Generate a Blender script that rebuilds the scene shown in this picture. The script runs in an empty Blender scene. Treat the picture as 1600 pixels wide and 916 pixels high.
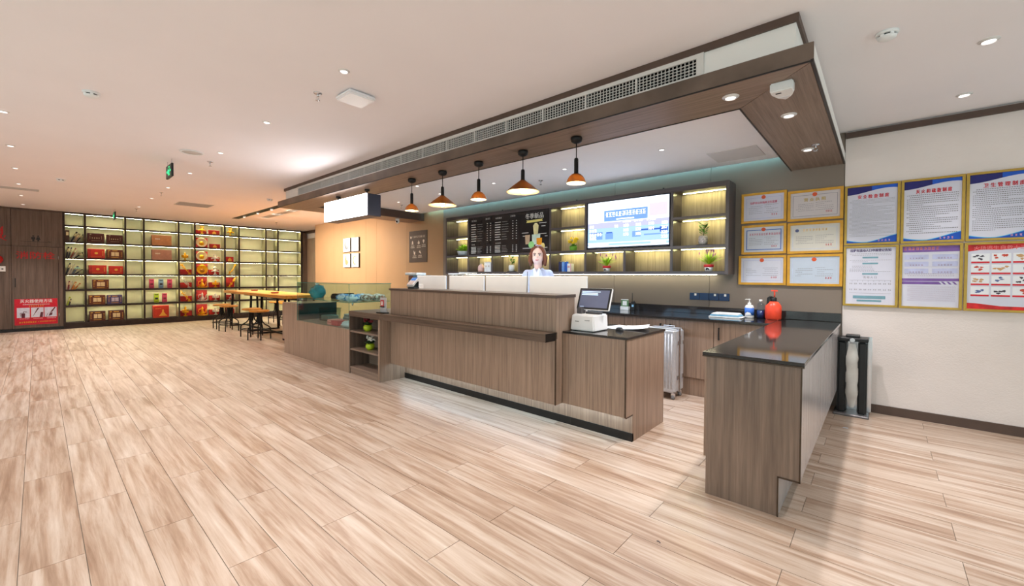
import bpy, bmesh, math, random
from mathutils import Vector, Matrix
random.seed(7)
SC = bpy.context.scene
COL = SC.collection
R = math.radians

# ------------------------------------------------------------------ camera
CAM_H = 1.35
def make_camera():
    yaw, pit, rol = R(41.3985), R(-1.0223), R(0.3328)
    fw = Vector((-math.sin(yaw) * math.cos(pit), math.cos(yaw) * math.cos(pit), math.sin(pit)))
    r = Vector((math.cos(yaw), math.sin(yaw), 0)); u = r.cross(fw)
    r2 = r * math.cos(rol) + u * math.sin(rol); u2 = -r * math.sin(rol) + u * math.cos(rol)
    cd = bpy.data.cameras.new('camera'); co = bpy.data.objects.new('camera', cd); COL.objects.link(co)
    m = Matrix((r2, u2, -fw)).transposed().to_4x4(); m.translation = (0, 0, CAM_H)
    co.matrix_world = m
    cd.sensor_width = 36; cd.sensor_fit = 'HORIZONTAL'
    cd.lens = 652.957 / 1600 * 36; cd.shift_y = (443.45 - 458) / 1600
    cd.clip_start = 0.02; cd.clip_end = 100
    SC.camera = co
make_camera()

# ------------------------------------------------------------------ world, exposure
W = bpy.data.worlds.new('world'); SC.world = W; W.use_nodes = True
W.node_tree.nodes['Background'].inputs[0].default_value = (0.93, 0.965, 1.0, 1)
W.node_tree.nodes['Background'].inputs[1].default_value = 2.0
VS = SC.view_settings
VS.view_transform = 'Standard'; VS.look = 'None'; VS.gamma = 1; VS.use_curve_mapping = False
VS.exposure = -0.05
SC.cycles.transparent_max_bounces = 32
DOWNLIGHT_W = 125.0      # one ceiling downlight
WARM = (1.0, 0.88, 0.74); NEUTRAL = (1.0, 0.96, 0.94)

# ------------------------------------------------------------------ materials
def s2l(c):
    return tuple((v / 12.92 if v <= 0.04045 else ((v + 0.055) / 1.055) ** 2.4) for v in c)
def rgb(r, g, b):
    return s2l((r / 255, g / 255, b / 255)) + (1,)
MATS = {}
class NT:
    def __init__(s, name):
        s.m = bpy.data.materials.new(name); s.m.use_nodes = True; s.t = s.m.node_tree
        s.b = s.t.nodes['Principled BSDF']; s.out = s.t.nodes['Material Output']
    def n(s, typ, **kw):
        nd = s.t.nodes.new(typ)
        for k, v in kw.items():
            if k.startswith('i_'):
                key = k[2:]; nd.inputs[int(key) if key.isdigit() else key.replace('_', ' ')].default_value = v
            else: setattr(nd, k, v)
        return nd
    def l(s, a, b): s.t.links.new(a, b)
def mat(name, c, rough=0.5, metal=0.0, spec=0.5, var=0.0, vscale=8.0, bump=0.0, bscale=60.0, emit=0.0, ecol=None, stretch=None, trans=0.0, ior=1.45, alpha=1.0, coat=0.0):
    """principled material with a little procedural variation"""
    if name in MATS: return MATS[name]
    t = NT(name); b = t.b
    b.inputs['Base Color'].default_value = c; b.inputs['Roughness'].default_value = rough
    b.inputs['Metallic'].default_value = metal; b.inputs['Specular IOR Level'].default_value = spec
    b.inputs['IOR'].default_value = ior; b.inputs['Transmission Weight'].default_value = trans
    b.inputs['Coat Weight'].default_value = coat
    if alpha < 1: b.inputs['Alpha'].default_value = alpha
    if emit > 0:
        b.inputs['Emission Color'].default_value = ecol or c; b.inputs['Emission Strength'].default_value = emit
    tc = t.n('ShaderNodeTexCoord')
    mp = t.n('ShaderNodeMapping'); mp.inputs['Scale'].default_value = stretch or (1, 1, 1)
    t.l(tc.outputs['Object'], mp.inputs['Vector'])
    nz = t.n('ShaderNodeTexNoise', i_Scale=vscale, i_Detail=4.0); t.l(mp.outputs[0], nz.inputs['Vector'])
    if var > 0:
        mx = t.n('ShaderNodeMix', data_type='RGBA')
        mx.inputs[6].default_value = tuple(v * (1 - var) for v in c[:3]) + (1,)
        mx.inputs[7].default_value = tuple(min(1, v * (1 + var)) for v in c[:3]) + (1,)
        rp = t.n('ShaderNodeMapRange'); rp.inputs[1].default_value = .3; rp.inputs[2].default_value = .7
        t.l(nz.outputs[0], rp.inputs[0]); t.l(rp.outputs[0], mx.inputs[0]); t.l(mx.outputs[2], b.inputs['Base Color'])
    if bump > 0:
        n2 = t.n('ShaderNodeTexNoise', i_Scale=bscale, i_Detail=5.0); t.l(mp.outputs[0], n2.inputs['Vector'])
        bp = t.n('ShaderNodeBump', i_Strength=bump, i_Distance=0.01); t.l(n2.outputs[0], bp.inputs['Height'])
        t.l(bp.outputs[0], b.inputs['Normal'])
    MATS[name] = t.m
    return t.m
def wood(name, c1, c2, scale=(38, 38, 1.2), rough=0.42, fine=6.0, spec=0.4):
    """laminate with straight grain along the axis with the small scale"""
    if name in MATS: return MATS[name]
    t = NT(name); tc = t.n('ShaderNodeTexCoord'); mp = t.n('ShaderNodeMapping'); mp.inputs['Scale'].default_value = scale
    t.l(tc.outputs['Object'], mp.inputs['Vector'])
    nz = t.n('ShaderNodeTexNoise', i_Scale=1.0, i_Detail=6.0, i_Roughness=0.62, i_Distortion=0.25); t.l(mp.outputs[0], nz.inputs['Vector'])
    n2 = t.n('ShaderNodeTexNoise', i_Scale=fine, i_Detail=3.0); t.l(mp.outputs[0], n2.inputs['Vector'])
    ad = t.n('ShaderNodeMath', operation='MULTIPLY_ADD'); ad.inputs[1].default_value = 0.35; t.l(n2.outputs[0], ad.inputs[0]); t.l(nz.outputs[0], ad.inputs[2])
    cr = t.n('ShaderNodeValToRGB'); e = cr.color_ramp.elements
    e[0].position = .45; e[0].color = c1; e[1].position = .88; e[1].color = c2
    t.l(ad.outputs[0], cr.inputs[0]); t.l(cr.outputs[0], t.b.inputs['Base Color'])
    t.b.inputs['Roughness'].default_value = rough; t.b.inputs['Specular IOR Level'].default_value = spec
    bp = t.n('ShaderNodeBump', i_Strength=0.06, i_Distance=0.005); t.l(ad.outputs[0], bp.inputs['Height']); t.l(bp.outputs[0], t.b.inputs['Normal'])
    MATS[name] = t.m; return t.m
def emis(name, c, strength, screen=False):
    if name in MATS: return MATS[name]
    t = NT(name); t.b.inputs['Base Color'].default_value = (.01, .01, .012, 1) if screen else c
    t.b.inputs['Emission Color'].default_value = c
    nz = t.n('ShaderNodeTexNoise', i_Scale=3.0); mr = t.n('ShaderNodeMapRange'); mr.inputs[3].default_value = strength * .97; mr.inputs[4].default_value = strength * 1.03
    t.l(nz.outputs[0], mr.inputs[0]); t.l(mr.outputs[0], t.b.inputs['Emission Strength'])
    MATS[name] = t.m; return t.m
def glass(name, tint, thin=True, rough=0.0):
    """thin clear sheet: mostly transparent with a fresnel reflection"""
    if name in MATS: return MATS[name]
    t = NT(name); t.t.nodes.remove(t.b)
    tr = t.n('ShaderNodeBsdfTransparent'); tr.inputs[0].default_value = tint
    gl = t.n('ShaderNodeBsdfGlossy'); gl.inputs['Roughness'].default_value = 0.03
    fr = t.n('ShaderNodeFresnel', i_IOR=1.45); nz = t.n('ShaderNodeTexNoise', i_Scale=2.0)
    mr = t.n('ShaderNodeMapRange'); mr.inputs[3].default_value = .85; mr.inputs[4].default_value = 1.0; t.l(nz.outputs[0], mr.inputs[0])
    mu = t.n('ShaderNodeMath', operation='MULTIPLY'); t.l(fr.outputs[0], mu.inputs[0]); t.l(mr.outputs[0], mu.inputs[1])
    mx = t.n('ShaderNodeMixShader'); ge = t.n('ShaderNodeNewGeometry'); iv = t.n('ShaderNodeMath', operation='SUBTRACT'); iv.inputs[0].default_value = 1.0; t.l(ge.outputs['Backfacing'], iv.inputs[1])
    m2 = t.n('ShaderNodeMath', operation='MULTIPLY'); t.l(mu.outputs[0], m2.inputs[0]); t.l(iv.outputs[0], m2.inputs[1])
    t.l(m2.outputs[0], mx.inputs[0]); t.l(tr.outputs[0], mx.inputs[1]); t.l(gl.outputs[0], mx.inputs[2])
    t.l(mx.outputs[0], t.out.inputs['Surface']); MATS[name] = t.m; return t.m
def floor_mat():
    t = NT('wood_look_tile'); g = t.n('ShaderNodeNewGeometry'); sp = t.n('ShaderNodeSeparateXYZ'); t.l(g.outputs['Position'], sp.inputs[0])
    def M(op, a, b=None, c=None):
        nd = t.n('ShaderNodeMath', operation=op)
        for i, v in enumerate((a, b, c)):
            if v is None: continue
            if isinstance(v, (int, float)): nd.inputs[i].default_value = v
            else: t.l(v, nd.inputs[i])
        return nd.outputs[0]
    row = M('FLOOR', M('DIVIDE', M('ADD', sp.outputs[1], 0.073 + 0.2125 * 40), 0.2125))
    par = M('MODULO', row, 2.0)
    col = M('FLOOR', M('DIVIDE', M('ADD', M('MULTIPLY_ADD', par, -0.635, sp.outputs[0]), 4.13 + 1.27 * 40), 1.27))
    cb = t.n('ShaderNodeCombineXYZ'); t.l(row, cb.inputs[0]); t.l(col, cb.inputs[1])
    wn = t.n('ShaderNodeTexWhiteNoise', noise_dimensions='2D'); t.l(cb.outputs[0], wn.inputs['Vector'])
    h = wn.outputs['Value']
    c2 = t.n('ShaderNodeCombineXYZ')
    t.l(M('MULTIPLY_ADD', h, 60.0, M('MULTIPLY', sp.outputs[0], 1.3)), c2.inputs[0]); t.l(M('MULTIPLY_ADD', h, 31.0, M('MULTIPLY', sp.outputs[1], 22.0)), c2.inputs[1]); t.l(M('MULTIPLY', h, 17.0), c2.inputs[2])
    nz = t.n('ShaderNodeTexNoise', i_Scale=1.0, i_Detail=7.0, i_Roughness=0.66, i_Distortion=0.35); t.l(c2.outputs[0], nz.inputs['Vector'])
    c3 = t.n('ShaderNodeVectorMath', operation='MULTIPLY'); c3.inputs[1].default_value = (0.6, 0.35, 1); t.l(c2.outputs[0], c3.inputs[0])
    n2 = t.n('ShaderNodeTexNoise', i_Scale=1.3, i_Detail=3.0, i_Distortion=0.8); t.l(c3.outputs[0], n2.inputs['Vector'])
    f = M('ADD', M('MULTIPLY', nz.outputs[0], 0.75), M('MULTIPLY', n2.outputs[0], 0.3))
    f = M('ADD', f, M('MULTIPLY', M('SUBTRACT', h, 0.5), 0.06))
    cr = t.n('ShaderNodeValToRGB'); e = cr.color_ramp.elements
    e[0].position = .34; e[0].color = rgb(140, 110, 90); e[1].position = .72; e[1].color = rgb(210, 194, 181)
    m1 = e.new(.46); m1.color = rgb(169, 142, 122); m2 = e.new(.55); m2.color = rgb(188, 166, 149)
    t.l(f, cr.inputs[0]); t.l(cr.outputs[0], t.b.inputs['Base Color'])
    t.b.inputs['Roughness'].default_value = 0.34; t.b.inputs['Specular IOR Level'].default_value = 0.5
    bp = t.n('ShaderNodeBump', i_Strength=0.05, i_Distance=0.004); t.l(f, bp.inputs['Height']); t.l(bp.outputs[0], t.b.inputs['Normal'])
    return t.m

M_TILE = floor_mat()
M_GROUT = mat('grey_grout', rgb(128, 116, 104), .9, var=.1)
M_CEIL = mat('ceiling_paint', rgb(248, 242, 244), .9, var=.012, vscale=1.5)
M_WHITE = mat('white_paint', rgb(232, 228, 224), .6, var=.015)
M_PLASTER = mat('white_textured_wallpaper', rgb(228, 216, 211), .85, var=.03, vscale=3, bump=.2, bscale=75, stretch=(1, 1, 1.4))
M_PANEL = mat('taupe_wall_panel', rgb(132, 118, 106), .55, var=.03, vscale=2)
M_LAMP = wood('smoky_laminate', rgb(98, 80, 69), rgb(142, 119, 104), scale=(34, 34, 1.0), rough=.32, spec=.5)
M_TANP = mat('tan_wall_panel', rgb(174, 140, 104), .55, var=.03, vscale=2)
M_LAM = wood('grey_brown_laminate', rgb(124, 102, 87), rgb(173, 146, 127), scale=(62, 62, 1.3), rough=.3, spec=.5)
M_LAMX = wood('grey_brown_laminate_long', rgb(112, 94, 83), rgb(154, 132, 117), scale=(1.0, 44, 44))
M_LAMY = wood('grey_brown_laminate_cross', rgb(108, 91, 80), rgb(150, 129, 114), scale=(44, 1.0, 44))
M_LAMD = wood('dark_laminate', rgb(78, 64, 56), rgb(118, 99, 87))
M_BRONZE = mat('dark_bronze_edge', rgb(78, 62, 50), .38, .4, var=.2, vscale=20)
M_FASCIA = mat('bronze_fascia', rgb(104, 90, 80), .34, .3, var=.3, vscale=3.5)
M_BLACK = mat('black_plastic', rgb(22, 22, 24), .4, var=.1)
M_BLACKM = mat('black_iron', rgb(30, 30, 32), .45, .6, var=.2, vscale=30)
M_STONE = mat('black_stone_top', rgb(44, 40, 39), .07, var=.25, vscale=120, spec=.6)
M_SKIRT = mat('black_skirting', rgb(24, 20, 19), .35, var=.1)
M_DTRIM = mat('dark_brown_trim', rgb(86, 67, 58), .5, var=.08)
M_CHROME = mat('chrome', rgb(210, 210, 214), .18, 1.0, var=.05)
M_PLASTIC = mat('white_plastic', rgb(236, 236, 236), .35, var=.02)
M_GLASS = glass('clear_glass', (0.86, 0.95, 0.93, 1))
M_GEDGE = mat('green_glass_edge', rgb(72, 128, 118), .2, var=.1)
M_GOLD = mat('polished_gold', rgb(240, 178, 40), .3, .75, var=.2, vscale=40)
M_GOLDF = mat('gold_frame', rgb(178, 144, 66), .35, .5, var=.12, vscale=12)
M_YELLF = mat('amber_wood_frame', rgb(206, 150, 48), .4, .2, var=.12, vscale=12)
M_RED = mat('red_board', rgb(176, 32, 24), .5, var=.12, vscale=20)
M_PAPER = mat('white_paper', rgb(238, 238, 242), .7, var=.015)

# ------------------------------------------------------------------ geometry builder
class G:
    def __init__(s): s.v = []; s.f = []; s.sm = []
    def add(s, vs, fs, smooth=False):
        o = len(s.v); s.v += [tuple(p) for p in vs]; s.f += [tuple(i + o for i in f) for f in fs]; s.sm += [smooth] * len(fs); return s
    def box(s, x0, y0, z0, x1, y1, z1):
        x0, x1 = sorted((x0, x1)); y0, y1 = sorted((y0, y1)); z0, z1 = sorted((z0, z1))
        return s.add([(x0, y0, z0), (x1, y0, z0), (x1, y1, z0), (x0, y1, z0), (x0, y0, z1), (x1, y0, z1), (x1, y1, z1), (x0, y1, z1)],
                     [(0, 3, 2, 1), (4, 5, 6, 7), (0, 1, 5, 4), (1, 2, 6, 5), (2, 3, 7, 6), (3, 0, 4, 7)])
    def obox(s, c, size, rot=None):
        """box by centre, size and a rotation matrix"""
        g = G().box(-size[0] / 2, -size[1] / 2, -size[2] / 2, size[0] / 2, size[1] / 2, size[2] / 2)
        rot = rot or Matrix.Identity(3); c = Vector(c)
        return s.add([rot @ Vector(p) + c for p in g.v], g.f)
    def prism(s, pts, a, b, axis='z'):
        """extrude a polygon of 2-D points along an axis from a to b (axis x: pts are (y,z); y: (x,z); z: (x,y))"""
        def P(p, h): return {'x': (h, p[0], p[1]), 'y': (p[0], h, p[1]), 'z': (p[0], p[1], h)}[axis]
        n = len(pts); vs = [P(p, a) for p in pts] + [P(p, b) for p in pts]
        fs = [tuple(range(n))[::-1], tuple(range(n, 2 * n))] + [(i, (i + 1) % n, n + (i + 1) % n, n + i) for i in range(n)]
        return s.add(vs, fs)
    def lathe(s, prof, c=(0, 0, 0), n=20, axis='z', cap=True):
        vs = []; c = Vector(c)
        for r, h in prof:
            for i in range(n):
                a = 2 * math.pi * i / n; p = (r * math.cos(a), r * math.sin(a), h)
                if axis == 'y': p = (p[0], p[2], p[1])
                if axis == 'x': p = (p[2], p[0], p[1])
                vs.append(Vector(p) + c)
        fs = [(j * n + i, j * n + (i + 1) % n, (j + 1) * n + (i + 1) % n, (j + 1) * n + i) for j in range(len(prof) - 1) for i in range(n)]
        s.add(vs, fs, True)
        if cap:
            o = len(s.v) - len(vs)
            if prof[0][0] > 1e-5: s.f.append(tuple(o + i for i in range(n))[::-1]); s.sm.append(False)
            if prof[-1][0] > 1e-5: s.f.append(tuple(o + (len(prof) - 1) * n + i for i in range(n))); s.sm.append(False)
        return s
    def cyl(s, p, q, r, r2=None, n=10):
        return s.tube([p, q], [r, r if r2 is None else r2], n)
    def tube(s, pts, r, n=8, cap=True):
        pts = [Vector(p) for p in pts]; m = len(pts)
        rs = r if isinstance(r, (list, tuple)) else [r] * m
        vs = []; prev = None
        for i, p in enumerate(pts):
            d = (pts[min(i + 1, m - 1)] - pts[max(i - 1, 0)]).normalized()
            if prev is None:
                a = Vector((0, 0, 1)) if abs(d.z) < .9 else Vector((1, 0, 0)); u = d.cross(a).normalized()
            else:
                u = (prev - d * prev.dot(d)).normalized()
            prev = u; w = d.cross(u)
            for k in range(n):
                a = 2 * math.pi * k / n; vs.append(p + (u * math.cos(a) + w * math.sin(a)) * rs[i])
        fs = [(j * n + k, j * n + (k + 1) % n, (j + 1) * n + (k + 1) % n, (j + 1) * n + k) for j in range(m - 1) for k in range(n)]
        s.add(vs, fs, True)
        if cap:
            o = len(s.v) - len(vs); s.f += [tuple(o + k for k in range(n))[::-1], tuple(o + (m - 1) * n + k for k in range(n))]; s.sm += [False, False]
        return s
    def ball(s, c, r, n=10, m=7, sc=(1, 1, 1)):
        vs = [(0, 0, 1)]; c = Vector(c)
        for j in range(1, m):
            t = math.pi * j / m
            vs += [(math.sin(t) * math.cos(2 * math.pi * i / n), math.sin(t) * math.sin(2 * math.pi * i / n), math.cos(t)) for i in range(n)]
        vs.append((0, 0, -1)); L = len(vs) - 1
        fs = [(0, 1 + i, 1 + (i + 1) % n) for i in range(n)] + [(L, L - n + (i + 1) % n, L - n + i) for i in range(n)]
        fs += [(1 + j * n + i, 1 + (j + 1) * n + i, 1 + (j + 1) * n + (i + 1) % n, 1 + j * n + (i + 1) % n) for j in range(m - 2) for i in range(n)]
        return s.add([Vector((v[0] * r * sc[0], v[1] * r * sc[1], v[2] * r * sc[2])) + c for v in vs], fs, True)
    def quad(s, a, b, c, d): return s.add([a, b, c, d], [(0, 1, 2, 3)])
    def leaf(s, base, tip, w, up=(0, 0, 1), bend=0.0):
        base = Vector(base); tip = Vector(tip); d = tip - base; sd = d.cross(Vector(up))
        if sd.length < 1e-6: sd = Vector((1, 0, 0))
        sd = sd.normalized() * w / 2; nrm = sd.cross(d).normalized(); m = base + d * .55 + nrm * bend; th = nrm * 0.0015
        return s.add([base, m - sd, tip, m + sd, m + th * 2 + nrm * w * .12], [(0, 1, 4), (1, 2, 4), (2, 3, 4), (3, 0, 4), (0, 3, 2, 1)], False)
    def xf(s, mtx):
        s.v = [tuple(mtx @ Vector(p)) for p in s.v]; return s
    def mesh(s, name, mats, origin=(0, 0, 0), bevel=0.0, seg=1):
        me = bpy.data.meshes.new(name); o = origin
        me.from_pydata([(p[0] - o[0], p[1] - o[1], p[2] - o[2]) for p in s.v], [], s.f)
        me.polygons.foreach_set('use_smooth', s.sm)
        me.update()
        if bevel > 0:
            bm = bmesh.new(); bm.from_mesh(me)
            es = [e for e in bm.edges if len(e.link_faces) == 2 and e.calc_face_angle(0) > .6]
            bmesh.ops.bevel(bm, geom=es, offset=bevel, segments=seg, affect='EDGES', clamp_overlap=True)
            bm.to_mesh(me); bm.free()
        me.materials.append(mats)
        return me
def link(o, parent=None):
    COL.objects.link(o)
    if parent is not None: o.parent = parent
    return o
ORG = {}
def thing(name, loc, label, cat, group=None, rotz=0.0):
    o = bpy.data.objects.new(name, None); o.empty_display_size = .1; o.location = loc; o.rotation_euler = (0, 0, rotz)
    tag(o, label, cat, group); link(o); return o
def tag(o, label=None, cat=None, group=None, kind=None):
    if label: o['label'] = label
    if cat: o['category'] = cat
    if group: o['group'] = group
    if kind: o['kind'] = kind
    return o
def part(t, name, g, m, bevel=0.0, world=True, label=None, kind=None, seg=1):
    """one mesh object under t; world=True: the shape is given in world space (t unrotated)"""
    org = (0, 0, 0)
    if world and t is not None:
        p = t; org = Vector((0, 0, 0))
        while p is not None: org = org + p.location; p = p.parent
    o = bpy.data.objects.new(name, g.mesh(name, m, org, bevel, seg)); link(o, t)
    if label: o['label'] = label
    if kind is None and any(k in name for k in ('lettering', 'print')): kind = 'stuff'
    if kind: o['kind'] = kind
    return o
def solo(name, g, m, loc, label, cat, group=None, bevel=0.0, world=True, kind=None, seg=1):
    o = bpy.data.objects.new(name, g.mesh(name, m, loc if world else (0, 0, 0), bevel, seg)); o.location = loc; link(o)
    return tag(o, label, cat, group, kind)
def struct(name, g, m, bevel=0.0):
    o = bpy.data.objects.new(name, g.mesh(name, m, (0, 0, 0), bevel)); link(o); o['kind'] = 'structure'; return o
def copy_tree(o, parent=None):
    c = o.copy(); COL.objects.link(c); c.parent = parent
    for ch in list(o.children): copy_tree(ch, c)
    return c
_tx = {}
def text_shape(s, size, align='CENTER', bold=0.0, squash=1.0):
    """vertices and faces of a line of writing, x to the reading side, y up, centred on its height"""
    key = (s, size, align, bold)
    if key not in _tx:
        cu = bpy.data.curves.new('t', 'FONT'); cu.body = s; cu.size = size; cu.align_x = align; cu.align_y = 'CENTER'; cu.resolution_u = 2; cu.offset = bold
        ob = bpy.data.objects.new('t', cu); COL.objects.link(ob)
        bpy.context.view_layer.update()
        dg = bpy.context.evaluated_depsgraph_get(); me = bpy.data.meshes.new_from_object(ob.evaluated_get(dg))
        _tx[key] = ([tuple(v.co) for v in me.vertices], [tuple(p.vertices) for p in me.polygons])
        bpy.data.objects.remove(ob); bpy.data.curves.remove(cu); bpy.data.meshes.remove(me)
    return _tx[key]
def put_text(g, s, size, o, ux, uy, align='CENTER', bold=0.0, fitw=None):
    vs, fs = text_shape(s, size, align, 0.0); o = Vector(o); ux = Vector(ux); uy = Vector(uy); k = 1.0
    if fitw and vs:
        w = max(v[0] for v in vs) - min(v[0] for v in vs); k = fitw / w if w > 0 else 1
    nn = ux.cross(uy).normalized()
    for q, (dx, dy) in enumerate(((0, 0), (bold, 0), (0, bold), (-bold, 0)) if bold > 0 else ((0, 0),)): g.add([o + ux * (v[0] * k + dx) + uy * (v[1] + dy) + nn * (q * .0004) for v in vs], fs)
    return g

def glyphs(g, o, ux, uy, w, h, n, pitch, seed=0, t=.004):
    """a row of n block characters too small to read: a few strokes in each square"""
    rn = random.Random(seed); o = Vector(o); ux = Vector(ux); uy = Vector(uy)
    def st(x0, y0, x1, y1): g.quad(o + ux * x0 + uy * y0, o + ux * x1 + uy * y0, o + ux * x1 + uy * y1, o + ux * x0 + uy * y1)
    for i in range(n):
        b = i * pitch
        for k in range(3):
            y = h * (.02 + .42 * k + rn.uniform(-.05, .05)); a = rn.uniform(0, .25) * w; st(b + a, y, b + w - rn.uniform(0, .2) * w, y + t)
        for k in range(2):
            x = b + w * rn.uniform(.1, .85); y = h * rn.uniform(0, .4); st(x, y, x + t, h * rn.uniform(.75, 1.0))

def speckle(name, c1, c2, scale, rough=.3, bump=.4):
    """two-colour mottled film"""
    if name in MATS: return MATS[name]
    t = NT(name); tc = t.n('ShaderNodeTexCoord'); nz = t.n('ShaderNodeTexNoise', i_Scale=scale, i_Detail=3.0, i_Distortion=.6); t.l(tc.outputs['Object'], nz.inputs['Vector'])
    cr = t.n('ShaderNodeValToRGB'); cr.color_ramp.elements[0].position = .44; cr.color_ramp.elements[0].color = c1; cr.color_ramp.elements[1].position = .56; cr.color_ramp.elements[1].color = c2
    t.l(nz.outputs[0], cr.inputs[0]); t.l(cr.outputs[0], t.b.inputs['Base Color']); t.b.inputs['Roughness'].default_value = rough
    bp = t.n('ShaderNodeBump', i_Strength=bump, i_Distance=.02); t.l(nz.outputs[0], bp.inputs['Height']); t.l(bp.outputs[0], t.b.inputs['Normal']); MATS[name] = t.m; return t.m

def translucent(name, diff, tr, fac=.5):
    """thin shade wall that lets some lamp light through"""
    t = NT(name); nz = t.n('ShaderNodeTexNoise', i_Scale=6.0); d = t.b; d.inputs['Base Color'].default_value = diff; d.inputs['Roughness'].default_value = .35
    b = t.n('ShaderNodeBsdfTranslucent'); b.inputs[0].default_value = tr; mr = t.n('ShaderNodeMapRange'); mr.inputs[3].default_value = fac * .9; mr.inputs[4].default_value = fac * 1.1; t.l(nz.outputs[0], mr.inputs[0])
    mx = t.n('ShaderNodeMixShader'); t.l(mr.outputs[0], mx.inputs[0]); t.l(d.outputs[0], mx.inputs[1]); t.l(b.outputs[0], mx.inputs[2]); t.l(mx.outputs[0], t.out.inputs['Surface']); MATS[name] = t.m; return t.m
# ================================================================== THE SETTING
YW = 5.55; ZC = 2.86; XS = -14.9
X1 = 4.0; Y0 = -3.4
# floor: grout bed with wood-look tiles laid in half bond along x
fl = struct('floor', G().box(XS - .45, Y0, -.06, X1, 7.4, -.004), M_GROUT)
TL, TW, GAP = 1.27, 0.2125, 0.003
tile_me = G().box(GAP / 2, GAP / 2, -.02, TL - GAP / 2, TW - GAP / 2, 0).mesh('tile', M_TILE)
cells = []
for k in range(-16, 36):
    y = -0.073 + TW * k
    if y < Y0 or y + TW > 7.4: continue
    for j in range(-10, 8):
        x = -4.13 + (0.635 if k % 2 else 0) + TL * j
        if x + TL < XS - .4 or x > X1 - .05: continue
        cx, cy = x + TL / 2, y + TW / 2
        # view direction (-.661, .750); keep what the camera's field takes in
        f = -.6613 * cx + .7501 * cy; s = .7501 * cx + .6613 * cy
        seen = f > .9 and abs(s) < 1.35 * f + .3
        hidden = cy > 3.3 and cx < -1.6 and cx > -8.0
        under = cy > 4.9 and cx > -8
        cells.append((0 if seen and not hidden and not under else 1, f, x, y))
cells.sort(); rest = G()
for i, (h, f, x, y) in enumerate(cells):
    xa, xb = max(x, XS - .45), min(x + TL, X1)
    if i < 300 and h == 0 and xa == x and xb == x + TL:
        o = bpy.data.objects.new('tile', tile_me); o.location = (x, y, 0); link(o, fl)
    else:
        rest.box(xa + GAP / 2, y + GAP / 2, -.02, xb - GAP / 2, y + TW - GAP / 2, 0)
part(fl, 'tile_field', rest, M_TILE, kind='stuff')
# ceiling
struct('ceiling', G().box(XS - .45, Y0, ZC, X1, 7.4, ZC + .12), M_CEIL)
# walls
wl = struct('wall_left', G().box(XS - .45, Y0, 0, XS - .36, 7.4, ZC), M_CEIL)
def wpanel(y0, y1, z0, z1): part(wl, 'panel', G().box(XS - .36, y0 + .003, z0 + .003, XS, y1 - .003, z1 - .003), M_LAMD, .002)
wpanel(-.40, .405, 1.985, 2.83); wpanel(-2.0, -.40, 1.985, 2.83); wpanel(Y0, -2.0, 1.985, 2.83)
wpanel(.33, .405, .07, 1.985); wpanel(-1.2, -.40, .07, 1.985); wpanel(-2.3, -1.2, .07, 1.985); wpanel(Y0, -2.3, .07, 1.985)
struct('baseboard_left', G().box(XS - .36, Y0, 0, XS + .004, .405, .068), M_SKIRT)
struct('trim_cabinet_wall', G().box(XS - .36, Y0, 2.832, XS + .012, .405, ZC), M_DTRIM)
wc = struct('wall_corridor', G().box(XS - .36, 6.20, 0, -8.5, 6.30, ZC), M_CEIL)
part(wc, 'panel', G().box(XS - .34, 6.16, 0, -13.93, 6.20, 2.60), M_LAM, .002)
part(wc, 'panel', G().box(-13.92, 6.16, 0, -12.2, 6.20, 2.60), M_LAM, .002)
part(wc, 'post', G().box(XS - .34, 6.02, 0, XS + .02, 6.16, 2.80), M_LAMD, .002)
part(wc, 'header', G().box(XS - .34, 6.10, 2.78, -12.2, 6.20, ZC), M_DTRIM, .002)
wb = struct('wall_back', G().box(-12.83, YW + .012, 0, -.295, YW + .2, ZC), M_PANEL)
xs = [-12.83, -11.62, -11.16, -9.87, -9.37, -8.08, -6.795, -5.505, -4.21, -2.91, -1.602, -.297]
for a, b in zip(xs[:-1], xs[1:]): part(wb, 'panel', G().box(a + .002, YW, 0, b - .002, YW + .012, ZC), M_TANP if b < -6.7 else M_PANEL, .0015)
struct('wall_posters', G().box(-.293, YW + .004, 0, X1, YW + .2, ZC), M_PLASTER)
struct('trim_posters', G().box(-.29, YW - .03, 2.79, X1, YW + .004, 2.845), M_DTRIM, .002)
struct('baseboard_posters', G().box(-.293, YW - .012, 0, X1, YW + .004, .085), M_DTRIM, .002)
wf = struct('wall_front', G().box(XS - .45, Y0 - .1, 0, -7.0, Y0, ZC).box(-7.0, Y0 - .1, 2.72, X1, Y0, ZC).box(-7.0, Y0 - .1, 0, X1, Y0, .08), M_CEIL)
for i in range(7):
    x = -7.0 + 11.0 * i / 6
    part(wf, 'mullion', G().box(x - .03, Y0 - .1, .08, x + .03, Y0, 2.72), M_DTRIM)
    if i < 6: struct('window_%d' % (i + 6), G().box(x + .03, Y0 - .055, .08, x + 11.0 / 6 - .03, Y0 - .045, 2.72), M_GLASS)  # unseen glazing added so daylight brightens the ceiling and counter fronts
# entrance side: glazed wall with mullions, daylight comes in here
wr = struct('wall_right', G().box(X1, Y0, 2.72, X1 + .1, YW + .2, ZC).box(X1, Y0, 0, X1 + .1, YW + .2, .08), M_DTRIM)
for i in range(6):
    y = Y0 + (YW - Y0) * i / 5
    part(wr, 'mullion', G().box(X1, y - .03, .08, X1 + .1, y + .03, 2.72), M_DTRIM)
    if i < 5:
        wn = struct('window_%d' % (i + 1), G().box(X1 + .045, y + .03, .08, X1 + .055, y + (YW - Y0) / 5 - .03, 2.72), M_GLASS)

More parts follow.
